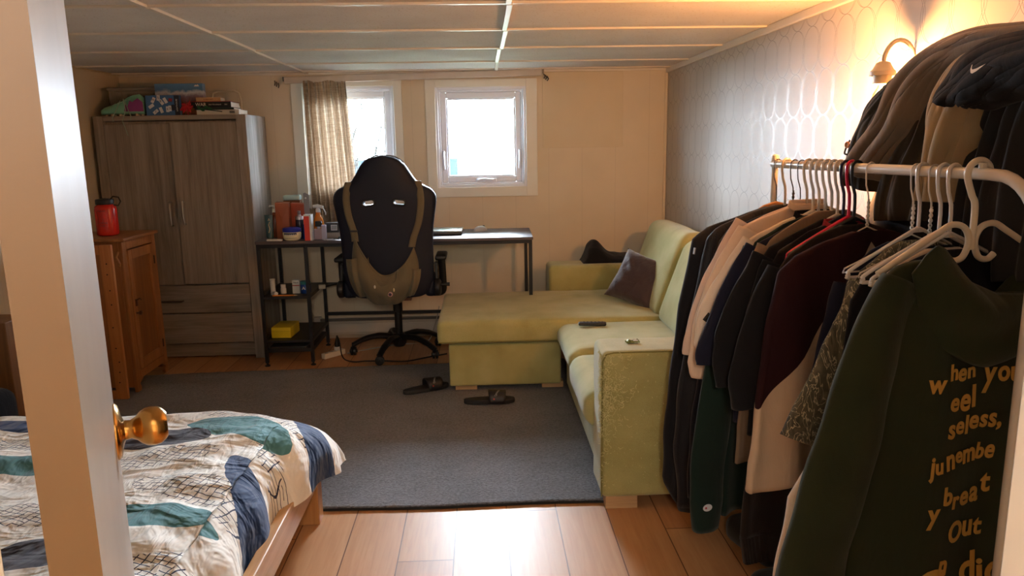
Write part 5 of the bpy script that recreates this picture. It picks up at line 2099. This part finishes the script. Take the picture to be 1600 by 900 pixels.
LONG = [(-.15, .05), (-.165, .11), (-.20, .235), (-.24, .262), (-.45, .285), (-.8, .30)]
C = cloth
BLACK1 = C('black_coat_wool', '#131319', 700, .2, .15, .85, .12, wr=.35)
BLACK2 = C('black_puffer', '#16151a', 300, .2, .12, .55, .1, wr=.6)
BLACKN = C('navy_black_twill', '#14151f', 600, .2, .12, .85, .12, wr=.35)
BLUSH = C('blush_cotton', '#c9b0a0', 900, .2, .06, .9, .1, wr=.35)
CREAMC = C('cream_cotton', '#d3bca6', 900, .2, .06, .9, .1, wr=.35)
WHITEC = C('off_white_cotton', '#d9c9b8', 900, .2, .05, .9, .1, wr=.3)
BTEE = C('black_cotton', '#111115', 900, .2, .12, .9, .08, wr=.35)
NTEE = C('navy_cotton', '#14172a', 900, .2, .12, .9, .08, wr=.35)
TAUPE = C('taupe_cotton', '#7d6a58', 900, .2, .08, .9, .1, wr=.35)
DGRN = C('bottle_green_fleece', '#12231e', 500, .2, .12, .95, .12, wr=.3)
KNIT = C('black_brown_knit', '#1d1614', 300, .5, .1, .95, .12, wr=.35)
MAROON = C('maroon_cotton', '#2a1116', 900, .2, .1, .9, .1, wr=.3)
HOODG = C('forest_fleece', '#2a301d', 420, .25, .1, .95, .10, wr=.25)

def zipper(t, f):
    m = MB()
    m.tube([(-.336, -.025, -.27), (-.342, -.03, -.29)], .004, 6)
    m.build('zip_pull', metal('zip_silver', '#b8b8bc', .3), t)
def stripes(t, f):
    pass
Y = 15
G = []
hanger('wood', 2.578, Y, HWD, 'varnished wooden hanger with a thin dark hook, last on the far rail end')
garment('long_coat', 'long black coat hanging last at the far end beside the sofa', 'coat', 2.570, Y, BLACK1, [(-.145, .05), (-.17, .14), (-.205, .27), (-.24, .325), (-.47, .372), (-.86, .42), (-1.1, .425), (-1.22, .36)], -1.235, .030, None, None, (.012, 8), 1, extra=zipper)
hanger('plastic', 2.515, Y, HW_, 'thick ivory hanger, second on the rail from the far end')
garment('padded_jacket', 'black padded jacket second from the far end of the rail', 'jacket', 2.507, Y, BLACK2, [(-.135, .05), (-.16, .15), (-.20, .265), (-.235, .305), (-.46, .35), (-.72, .385), (-.95, .405), (-1.17, .38)], -1.185, .030, None, None, (.012, 7), 2)
hanger('wire', 2.46, Y, HWK, 'dark wire hanger, third on the rail from the far end')
garment('dark_shirt', 'navy-black long shirt hanging between the padded jacket and blush shirt', 'shirt', 2.452, Y, BLACKN, [(-.15, .05), (-.165, .14), (-.205, .25), (-.24, .28), (-.5, .32), (-.9, .37), (-1.1, .36)], -1.13, .024, None, None, (.010, 8), 3)
hanger('wood', 2.412, Y, HWD, 'varnished wooden hanger in the white shirt, nearer the camera')
garment('blush_shirt', 'blush white short sleeved shirt, fourth garment from the far rail end', 'shirt', 2.404, Y, BLUSH, [(-.13, .05), (-.15, .12), (-.185, .215), (-.22, .24), (-.5, .27), (-.7, .28)], -.74, .022, ([(.19, -.195), (.27, -.33), (.335, -.50), (.355, -.60)], [(0, .07), (.5, .075), (1, .07)]), None, (.010, 8), 4)
hanger('plastic', 2.37, Y, HW_, 'ivory hanger holding the cream shirt, fifth from the far end', )
garment('cream_shirt', 'cream shirt with long loose sleeve hanging over the blush shirt', 'shirt', 2.362, Y, CREAMC, [(-.12, .045), (-.135, .09), (-.18, .235), (-.21, .255), (-.5, .27), (-.75, .28)], -.80, .022, ([(.20, -.205), (.275, -.36), (.335, -.52), (.345, -.66)], [(0, .065), (.5, .08), (.85, .085), (1, .06)]), None, (.010, 8), 5, collar=CREAMC)
wh_l = 'white plastic hanger in the crowded middle of the clothes rail'
hanger('plastic', 2.33, Y, HWH, 'white plastic hanger inside the t-shirt with black sleeve bands', 'white hangers in the crowded middle')
def trims(t, f):
    for zz in (-.545, -.475):
        m = MB()
        m.tube([(-.355, -.022, zz), (-.392, -.020, zz + .03)], .014, 8)
        m.build('sleeve_band', plain('black_trim', '#131316', .7), t)
garment('trimmed_tshirt', 'white t-shirt with black sleeve bands in the crowded middle of the rail', 't-shirt', 2.322, Y, WHITEC, [(-.15, .05), (-.17, .12), (-.215, .23), (-.25, .255), (-.5, .27), (-.7, .27)], -.72, .020, ([(.215, -.24), (.30, -.36), (.355, -.48), (.362, -.55)], [(0, .055), (.5, .06), (1, .055)]), None, (.008, 8), 6, collar=BTEE, extra=trims)
hanger('plastic', 2.295, Y, HWH, 'white plastic hanger inside the dark bottle-green sweatshirt', 'white hangers in the crowded middle')
def clogo(t, f):
    m = MB()
    m.lathe([(.011, 0), (.014, 0), (.014, .0012), (.011, .0012)], 24, (-.398, -.052, -1.045), UPX @ Matrix.Diagonal((1.15, .85, 1, 1)))
    m.prism([(.002 + .008 * cos(radians(a)), .006 * sin(radians(a))) for a in range(50, 311, 20)] + [(.002 + .0045 * cos(radians(a)), .0032 * sin(radians(a))) for a in range(310, 49, -20)], .0012, Matrix.Translation((-.398, -.052, -1.045)) @ UPX)
    m.build('embroidered_logo', plain('logo_white', '#c9c9cf', .6), t, smooth=False)
    m = MB()
    m.lathe([(0, 0), (.0035, 0), (.0035, .0012), (0, .0012)], 12, (-.404, -.053, -1.045), UPX)
    m.build('embroidered_logo', plain('logo_red', '#a3283a', .6), t, smooth=False)
garment('green_sweatshirt', 'dark bottle-green sweatshirt with a small round logo low on its sleeve', 'sweatshirt', 2.287, Y, DGRN, [(-.15, .05), (-.17, .12), (-.22, .225), (-.3, .26), (-.6, .31), (-.9, .33), (-1.05, .32)], -1.10, .024, ([(.22, -.25), (.29, -.45), (.345, -.70), (.375, -.95), (.375, -1.145)], [(0, .06), (.5, .06), (.85, .058), (1, .045)]), None, (.010, 8), 7, extra=clogo)
hanger('plastic', 2.258, Y, HWH, 'white plastic hanger inside the dark navy t-shirt', 'white hangers in the crowded middle')
garment('navy_tshirt', 'dark navy t-shirt hanging directly in front of the green sweatshirt', 't-shirt', 2.250, Y, NTEE, [(-.15, .05), (-.17, .12), (-.22, .235), (-.26, .27), (-.5, .29), (-.75, .30)], -.78, .020, ([(.23, -.25), (.31, -.38), (.365, -.52), (.372, -.58)], [(0, .06), (.5, .07), (1, .065)]), None, (.008, 8), 8)
hanger('plastic', 2.222, Y, HWH, 'white plastic hanger inside the taupe t-shirt', 'white hangers in the crowded middle')
garment('taupe_tshirt', 'taupe t-shirt glimpsed between black ones in the middle of the rail', 't-shirt', 2.214, Y, TAUPE, [(-.13, .05), (-.15, .11), (-.205, .215), (-.24, .24), (-.5, .26), (-.78, .30)], -.90, .018, ([(.21, -.24), (.27, -.36), (.315, -.48)], [(0, .055), (1, .055)]), None, (.008, 8), 9)
hanger('plastic', 2.188, Y, HWH, 'white plastic hanger inside the black t-shirt left of the navy hanger', 'white hangers in the crowded middle')
garment('black_tshirt', 'black t-shirt with a wide hanging sleeve left of the navy hanger', 't-shirt', 2.180, Y, BTEE, [(-.15, .05), (-.175, .12), (-.225, .235), (-.27, .265), (-.5, .27), (-.75, .28)], -.80, .020, ([(.235, -.26), (.30, -.40), (.335, -.54), (.33, -.62)], [(0, .07), (.5, .085), (1, .075)]), None, (.010, 8), 10)
hanger('plastic', 2.156, Y, HNV, 'navy blue plastic hanger just left of the pink one')
garment('red_trimmed_shirt', 'dark shirt with a narrow red edge beside the pink hanger tip', 'shirt', 2.149, Y, BTEE, [(-.16, .05), (-.18, .12), (-.235, .225), (-.28, .25), (-.5, .27), (-.8, .28)], -.95, .018, ([(.225, -.27), (.275, -.42), (.31, -.60)], [(0, .055), (1, .05)]), None, (.008, 8), 11, collar=plain('red_edge', '#8f1626', .7))
hanger('plastic', 2.128, Y + 4, HPK, 'hot pink plastic hanger in the middle of the clothes rail')
def ribhem(t, f):
    m = MB()
    def rf(u, v):
        a = 2 * pi * u
        c, s = cos(a), sin(a)
        x = (.345 - .02 * v) * (abs(c) ** .75) * (1 if c >= 0 else -1)
        x = x if x < 0 else .27 * math.tanh(x / .27)
        return (x, (.028 + .002 * sin(u * 2 * pi * 60)) * (abs(s) ** .6) * (1 if s >= 0 else -1) + .008 * sin(x * 40), -1.07 - .09 * v - .12 * (x + .35) * 0)
    m.grid(rf, 360, 6, True)
    m.build('ribbed_hem', KNIT, t, angle=180)
garment('black_sweater', 'long black-brown knit sweater with ribbed hem reaching nearly to the floor', 'sweater', 2.088, Y, KNIT, [(-.16, .05), (-.18, .12), (-.235, .225), (-.28, .255), (-.6, .29), (-.9, .33), (-1.08, .345)], -1.08, .024, ([(.235, -.28), (.29, -.42), (.335, -.58), (.33, -.66)], [(0, .065), (.5, .07), (1, .06)]), BTEE, (.010, 8), 12, extra=ribhem)
hanger('plastic', 2.100, Y, HBK, 'black plastic hanger just right of the pink one')
hanger('wire', 2.034, Y + 3, HWI, 'cream coated wire hanger above the maroon and cream raglan shirt')
def raglan_mat():
    n = NT('raglan_jersey')
    p = n.xyz(n.mapping())
    ax = n.math('ABSOLUTE', p[0])
    k_ = n.math('GREATER_THAN', n.math('MULTIPLY_ADD', ax, 1.25, p[2]), -.20)
    k2 = n.math('GREATER_THAN', p[2], -.78)
    f = n.noise(n.mapping(), 5, 3)
    cr = n.ramp(f, [(.3, srgb('#b9a189')), (.7, srgb('#c9b299'))])
    n.set(n.b.inputs['Base Color'], n.mix(n.math('MULTIPLY', k_, k2), cr, srgb('#2a1116')))
    n.b.inputs['Roughness'].default_value = .9
    n.b.inputs['Specular IOR Level'].default_value = .2
    n.bump(n.noise(n.mapping(scale=(1, 1, .35)), 22, 3, .5, .6), .35, .012)
    return n.mat
RAGC = C('raglan_cream', '#bfa58b', 900, .2, .06, .9, .1, wr=.35)
garment('raglan_shirt', 'oversized raglan shirt with maroon shoulders and cream body facing the camera', 'shirt', 2.022, Y + 3, raglan_mat(), [(-.17, .06), (-.19, .14), (-.225, .25), (-.265, .30), (-.40, .325), (-.60, .345), (-.80, .375), (-.87, .365)], -.875, .034, None, None, (.016, 6), 13, hemw=.012)
hanger('wire', 1.842, Y, HWI, 'cream coated wire hanger left of the camouflage shirt hanger')
garment('navy_jersey', 'thin dark navy jersey squeezed between raglan shirt and camouflage shirt', 'jersey', 1.872, Y, NTEE, [(-.18, .05), (-.20, .10), (-.25, .16), (-.30, .18), (-.6, .22), (-.9, .24)], -.95, .018, ([(.17, -.28), (.20, -.42), (.24, -.56)], [(0, .045), (1, .04)]), None, (.010, 8), 14)
hanger('plastic', 1.818, Y + 3, HWH, 'white plastic hanger holding the camouflage shirt')
def camo_mat():
    n = NT('grey_camo_print')
    v = n.mapping(scale=(1, 1, .6))
    f = n.noise(v, 9, 2, .5, 2.5)
    f2 = n.noise(n.mapping(scale=(1, 1, .5), loc=(4, 1, 2)), 22, 2, .5, 3.5)
    c = n.ramp(f, [(.38, srgb('#3b3a30')), (.45, srgb('#5c5948')), (.55, srgb('#4a4a3e')), (.66, srgb('#6f6a56'))])
    k_ = n.ramp(f2, [(.495, (0, 0, 0, 1)), (.515, (1, 1, 1, 1)), (.535, (1, 1, 1, 1)), (.555, (0, 0, 0, 1))])
    n.set(n.b.inputs['Base Color'], n.mix(k_, c, srgb('#b3a88c')))
    n.b.inputs['Roughness'].default_value = .9
    return n.mat
CAMO = camo_mat()
garment('camouflage_tshirt', 'grey-green leafy camouflage t-shirt just behind the green hoodie', 't-shirt', 1.808, Y + 3, CAMO, [(-.17, .06), (-.19, .11), (-.235, .185), (-.28, .20), (-.45, .205), (-.7, .22)], -.80, .024, ([(.165, -.26), (.19, -.38), (.25, -.52), (.31, -.66)], [(0, .05), (.4, .07), (.8, .10), (1, .10)]), None, (.010, 8), 15)
hanger('wire', 1.775, Y, HWI, 'cream coated wire hanger between two white plastic hangers near the camera')
garment('black_blouse', 'black blouse seen as a dark sliver behind the white long shirt', 'blouse', 1.763, Y, BTEE, [(-.18, .06), (-.20, .12), (-.25, .20), (-.30, .23), (-.6, .25), (-.8, .27)], -.82, .016, None, None, (.006, 8), 16)
hanger('plastic', 1.742, Y, HWH, 'white plastic hanger second behind the big ivory hanger')
garment('white_long_shirt', 'white long shirt whose side shows beneath the camouflage sleeve', 'shirt', 1.725, Y, WHITEC, [(-.18, .05), (-.20, .11), (-.25, .19), (-.30, .20), (-.52, .21), (-.64, .31), (-.75, .40), (-1.0, .43)], -1.06, .022, None, None, (.010, 7), 17)
hanger('plastic', 1.706, Y, HWH, 'white plastic hanger directly behind the big ivory hanger')
garment('black_shirt', 'black shirt directly behind the forest green hoodie', 'shirt', 1.692, Y, BTEE, [(-.18, .06), (-.20, .12), (-.25, .20), (-.30, .23), (-.6, .27), (-.85, .29)], -.9, .018, None, None, (.008, 8), 18)
hanger('scroll', 1.632, Y - 6, HW_, 'big ivory plastic hanger with curled ends holding the green hoodie')

def hood_extra(t, f):
    # draped hood hanging at the back of the neck
    m = MB()
    def hd(u, v):
        a = 2 * u - 1
        x = -.005 + a * (.20 - .015 * v) + .02 * v
        top = interp([(-1, -.205), (-.86, -.165), (-.72, -.147), (-.60, -.156), (-.45, -.185), (-.2, -.235), (.1, -.262), (1, -.275)], a)
        bot = -.31 - .115 * (1 - a * a) ** .8
        z = lerp(top, bot, v)
        y = -.034 - .070 * sin(pi * (v * .86 + .05)) * (1 - abs(a) ** 3) - .012 * sin(v * 9 + a * 4) * (1 - abs(a) ** 4)
        return (x, y, z)
    m.grid(hd, 50, 30)
    m.build('hood', HOODG, t, solid=.006, angle=180)
    m = MB()
    def hd2(u, v):
        a = 2 * u - 1
        x = -.005 + a * .19
        top = interp([(-1, -.205), (-.86, -.165), (-.72, -.147), (-.60, -.156), (-.45, -.185), (-.2, -.235), (.1, -.262), (1, -.275)], a)
        return (x, -.034 + .055 * v * (1 - a * a), top - .05 * v)
    m.grid(hd2, 40, 6)
    m.build('hood_lining', HOODG, t, solid=.004, angle=180)
    # lettering pressed onto the back panel
    bmv = [Vector(p) for p in (f(i / 72, j / 59) for j in range(60) for i in range(73))]
    fs = []
    for j in range(59):
        for i in range(72):
            fs.append((j * 73 + i, j * 73 + i + 1, (j + 1) * 73 + i + 1, (j + 1) * 73 + i))
    tree = BVHTree.FromPolygons(bmv, fs)
    INK = plain('mustard_print', '#c19443', .75, var=.06)
    rng = random.Random(4)
    def word(s, x, z, size, wob=.008, slope=0.0, flare=.0):
        cx = x
        for ch in s:
            if ch == ' ':
                cx += size * .38
                continue
            q = text_mb(ch, 1, 0, .028, 'LEFT', 4)
            xs = [p[0] for p in q.v]; w = max(xs) - min(xs); mn = min(xs)
            sc = size * rng.uniform(.92, 1.14)
            sy = sc * rng.uniform(1.0, 1.25)
            oz = rng.uniform(-wob, wob)
            tilt = rng.uniform(-.12, .12)
            m = MB()
            vs = []
            for (px0, py0, pz0) in q.v:
                lx, lz = (px0 - mn) * sc, py0 * sy
                lx, lz = lx * cos(tilt) - lz * sin(tilt), lx * sin(tilt) + lz * cos(tilt)
                X_, Z_ = cx + lx, z + oz + lz + slope * (cx - x)
                h, nn, ii, dd = tree.ray_cast(Vector((X_, -.4, Z_)), Vector((0, 1, 0)))
                yy = (h.y if h else -.03) - .006
                vs.append((X_, yy, Z_))
            m.add(vs, q.f)
            m.build('printed_letter', INK, t, smooth=False, solid=.0012)
            cx += w * sc + size * .06
    word('w', -.150, -.455, .062, .004)
    word('hen', -.092, -.440, .052, .005, .1)
    word('you', .010, -.452, .062, .008)
    word('eel', -.082, -.505, .058, .006)
    word('seless,', -.082, -.572, .058, .007, .14)
    word('ju', -.130, -.650, .052, .005)
    word('nembe', -.082, -.648, .054, .007, .12)
    word('y', -.125, -.768, .070, .0)
    word('breat', -.082, -.742, .062, .010, .1)
    word('Out', -.055, -.828, .068, .004)
    word('n', -.078, -.905, .064, .0)
    word('C', -.140, -.968, .11, .0)
    word('dio', .005, -.945, .085, .008)
def hood_fn():
    return garment('green_hoodie', 'forest green hoodie with mustard lettering on its back, nearest the camera', 'hoodie', 1.622, Y, HOODG, [(-.155, .06), (-.170, .14), (-.195, .215), (-.23, .25), (-.45, .27), (-.8, .30), (-1.0, .31)], -1.0, .045, ([(.205, -.225), (.25, -.33), (.29, -.48), (.34, -.66), (.395, -.85), (.415, -.98)], [(0, .05), (.4, .07), (.8, .085), (1, .08)]), None, (.009, 4), 21, extra=hood_extra, neckdip=.16)
hood_fn()

# things on the floor below the rail
m = rbox((0, 0, .05), (.13, .25, .10), .04)
tag(m.build('dark_shoe', C('dark_shoe_suede', '#1a1716', 300), loc=(.93, 2.33, .0), rz=.3), 'dark shoe on the floor behind the hanging sweatshirt hem', 'shoe')
m = rbox((0, 0, .055), (.22, .30, .11), .05)
tag(m.build('dark_bag', C('dark_bag_nylon', '#121212', 300), loc=(.92, 1.95, .0), rz=.2), 'dark bag on the floor beneath the knit sweater hem', 'bag')
m = rbox((0, 0, .11), (.06, .20, .20), .025)
tag(m.build('red_item', C('red_nylon', '#a01420', 300), loc=(.84, 1.72, .0), rz=.1), 'red fabric item on the floor beside the white long shirt', 'fabric item')
# ============================================================ COATS PILED ON THE WALL PEGS BEHIND THE RAIL
pr = thing('peg_rail', 'wooden peg rail on the patterned wall carrying the piled coats', 'peg rail', (1.345, 1.9, 1.50))
m = MB(); m.b2(-.012, .012, -.42, .42, -.04, .04)
m.build('board', BW, pr, bevel=.003, smooth=False)
for q in range(5):
    m = MB(); m.tube([(-.01, -.34 + .17 * q, 0), (-.07, -.34 + .17 * q, .012)], [.008, .010], 10)
    m.build('peg', BWZ, pr)
PILE = {
  'olive': (1.235, [
     [(2.217, 1.593), (2.401, 1.509), (2.462, 1.436), (2.492, 1.342), (2.501, 1.246)] ,
     [(2.15, 1.586), (2.285, 1.499), (2.365, 1.424), (2.413, 1.333), (2.422, 1.25)] ,
     [(2.072, 1.579), (2.186, 1.494), (2.261, 1.409), (2.322, 1.311), (2.338, 1.234)] ,
  ]),
  'taupe': (1.195, [
     [(1.583, 1.629), (1.679, 1.638), (1.833, 1.649), (2.013, 1.63), (2.158, 1.559), (2.242, 1.46), (2.334, 1.385), (2.406, 1.309)] ,
     [(1.581, 1.616), (1.676, 1.624), (1.806, 1.628), (1.953, 1.6), (2.073, 1.532), (2.157, 1.439), (2.254, 1.366), (2.322, 1.3)] ,
     [(1.578, 1.597), (1.663, 1.604), (1.768, 1.6), (1.884, 1.577), (1.981, 1.512), (2.058, 1.428), (2.154, 1.348), (2.23, 1.28)] ,
  ]),
  'inner': (1.220, [
     [(1.71, 1.618), (1.84, 1.605), (1.96, 1.564), (2.063, 1.488), (2.139, 1.402), (2.219, 1.314), (2.262, 1.229), (2.259, 1.151)] ,
     [(1.688, 1.606), (1.802, 1.589), (1.905, 1.551), (1.998, 1.485), (2.05, 1.401), (2.117, 1.317), (2.138, 1.237), (2.138, 1.163)] ,
     [(1.666, 1.596), (1.766, 1.574), (1.866, 1.54), (1.934, 1.481), (1.977, 1.401), (1.994, 1.321), (2.003, 1.246), (2.002, 1.176)] ,
  ]),
  'camel': (1.200, [
     [(1.703, 1.617), (1.833, 1.602), (1.921, 1.553), (1.965, 1.483), (1.982, 1.401), (1.987, 1.321), (1.986, 1.235)] ,
     [(1.68, 1.606), (1.784, 1.581), (1.842, 1.53), (1.874, 1.479), (1.904, 1.4), (1.93, 1.323), (1.928, 1.236)] ,
     [(1.658, 1.591), (1.726, 1.564), (1.762, 1.517), (1.79, 1.474), (1.814, 1.399), (1.855, 1.325), (1.858, 1.238)] ,
  ]),
  'tee': (1.140, [
     [(1.508, 1.608), (1.599, 1.611), (1.711, 1.61), (1.787, 1.583), (1.85, 1.54), (1.881, 1.5)] ,
     [(1.504, 1.578), (1.574, 1.572), (1.651, 1.562), (1.722, 1.539), (1.776, 1.508), (1.808, 1.481)] ,
     [(1.499, 1.547), (1.55, 1.536), (1.614, 1.524), (1.673, 1.507), (1.704, 1.492), (1.742, 1.477)] ,
     [(1.494, 1.516), (1.527, 1.509), (1.572, 1.499), (1.619, 1.487), (1.658, 1.478), (1.689, 1.47)] ,
  ]),
  'grey': (1.235, [
     [(1.702, 1.568), (1.778, 1.51), (1.824, 1.437), (1.861, 1.36), (1.884, 1.262), (1.885, 1.129), (1.881, 1.027)] ,
     [(1.624, 1.559), (1.692, 1.504), (1.733, 1.434), (1.755, 1.361), (1.775, 1.268), (1.779, 1.142), (1.776, 1.046)] ,
     [(1.518, 1.548), (1.577, 1.496), (1.603, 1.43), (1.611, 1.362), (1.617, 1.278), (1.618, 1.163), (1.615, 1.076)] ,
  ]),
  'back': (1.290, [
     [(2.273, 1.431), (2.386, 1.312), (2.461, 1.183), (2.475, 1.073), (2.463, 0.987)] ,
     [(1.843, 1.421), (1.9, 1.326), (1.95, 1.223), (1.961, 1.118), (1.962, 1.029)] ,
     [(1.53, 1.414), (1.567, 1.335), (1.599, 1.25), (1.603, 1.164), (1.601, 1.091)] ,
  ]),
}
def drape(key, name, label, cat, mt, folds=3, amp=.012, thick=.012, seed=0, back=.10, extra=None):
    X0, ribs = PILE[key]
    cy = sum(p[0] for r in ribs for p in r) / sum(len(r) for r in ribs)
    cz = min(p[1] for r in ribs for p in r)
    nr = len(ribs)
    sm = [spline([(X0, p[0], p[1]) for p in r], 8) for r in ribs]
    def f(u, v):
        a = u * (nr - 1)
        i = int(min(nr - 2, a)); fr = a - i
        def at(r):
            k = v * (len(r) - 1); k0 = int(min(len(r) - 2, k))
            return r[k0].lerp(r[k0 + 1], k - k0)
        p = at(sm[i]).lerp(at(sm[i + 1]), fr)
        e = (2 * u - 1)
        rnd = (1 - abs(e) ** 2.5)
        x = X0 - .022 * rnd + amp * sin(folds * 2 * pi * u + 2 * noise.noise(Vector((u * 2, v * 2.5, seed)))) * (.6 + .4 * v) + .014 * noise.noise(Vector((u * 5, v * 3, seed + 3))) - .010 * abs(noise.noise(Vector((u * 9, v * 2.5, seed + 8))))
        x += back * (abs(e) ** 10) * .35
        return (x - X0, p.y - cy, p.z - cz)
    m = MB()
    m.grid(f, 70, 90)
    o = m.build(name, mt, loc=(X0, cy, cz), angle=180)
    md = o.modifiers.new('thickness', 'SOLIDIFY')
    md.thickness = thick
    md.offset = 1
    tag(o, label, cat, None)
    if extra:
        extra(o, f)
    return o
C2 = cloth
drape('back', 'dark_jacket', 'dark charcoal jacket hanging low behind the rail under the grey jackets', 'jacket', C2('charcoal_back_wool', '#17161a', 600, .2, .1, .9, .1, wr=.3), 4, .012, seed=1)
def button(o, f):
    p = f(.42, .62)
    m = MB()
    m.lathe([(0, 0), (.0095, 0), (.011, .002), (.009, .005), (0, .004)], 20, (p[0] - .02, p[1], p[2]), Matrix.Rotation(radians(-90), 4, 'Y') @ Matrix.Rotation(.3, 4, 'X'))
    m.build('copper_button', metal('copper', '#c07a4a', .35), o)
    m = MB()
    pts = [f(.12, .60), f(.35, .70), f(.6, .66), f(.9, .55)]
    m.tube(spline([(p[0] - .012, p[1], p[2]) for p in pts], 6), .003, 6)
    m.build('pocket_flap_seam', C2('olive_drab_seam', '#23241a', 600), o)
drape('olive', 'olive_jacket', 'dark olive button jacket at the far edge of the coat pile near the lamp', 'jacket', C2('olive_drab_twill', '#2c2a1f', 600, .25, .12, .85, .1, wr=.4), 2, .007, seed=2, extra=button)
drape('inner', 'brown_coat', 'dark brown coat in the pile between the taupe and camel coats', 'coat', C2('dark_brown_wool', '#37322a', 600, .2, .12, .9, .15, wr=.35), 3, .012, seed=3)
drape('camel', 'camel_coat', 'camel beige coat hanging under the black tee in the coat pile', 'coat', C2('camel_wool', '#a08b6a', 600, .2, .1, .9, .2, wr=.35), 2.5, .013, seed=4)
drape('grey', 'grey_jacket', 'dark grey corduroy jacket at the right end of the coat pile', 'jacket', C2('grey_brown_corduroy', '#2b2a2a', 600, .2, .12, .9, .15, wr=.3), 5, .012, seed=5)
drape('taupe', 'taupe_hoodie', 'taupe fleece top sweeping in long folds over the top of the coat pile', 'sweatshirt', C2('taupe_fleece', '#6f6355', 600, .2, .1, .95, .25, wr=.3), 2.5, .010, seed=6)
def swoosh(o, f):
    m = MB()
    # tick mark, built flat against the cloth
    pts = [(-.5, .02), (-.43, .20), (-.38, .22), (-.42, .06), (-.36, -.0), (-.1, .02), (.5, .16), (-.1, -.10), (-.36, -.17), (-.47, -.12)]
    c = f(.47, .52)
    ex = Vector((0, -1, 0)); 
    vs = []
    for (a, b) in pts:
        q_ = f(min(1, max(0, .47 + b * .1)), .46)
        vs.append((c[0] - .034, c[1] - .055 - a * .05, c[2] + .010 + b * .05))
    m.add(vs + [(x + .002, y_, z_) for x, y_, z_ in vs], [tuple(range(len(pts)))])
    m.build('printed_tick', plain('tick_cream', '#e6d6bd', .6), o, smooth=False)
drape('tee', 'black_tshirt', 'black t-shirt with a white tick mark slung on top of the coat pile', 't-shirt', C2('black_pile_cotton', '#100f10', 900, .2, .1, .9, .06, wr=.3), 1.5, .010, seed=7, extra=swoosh)
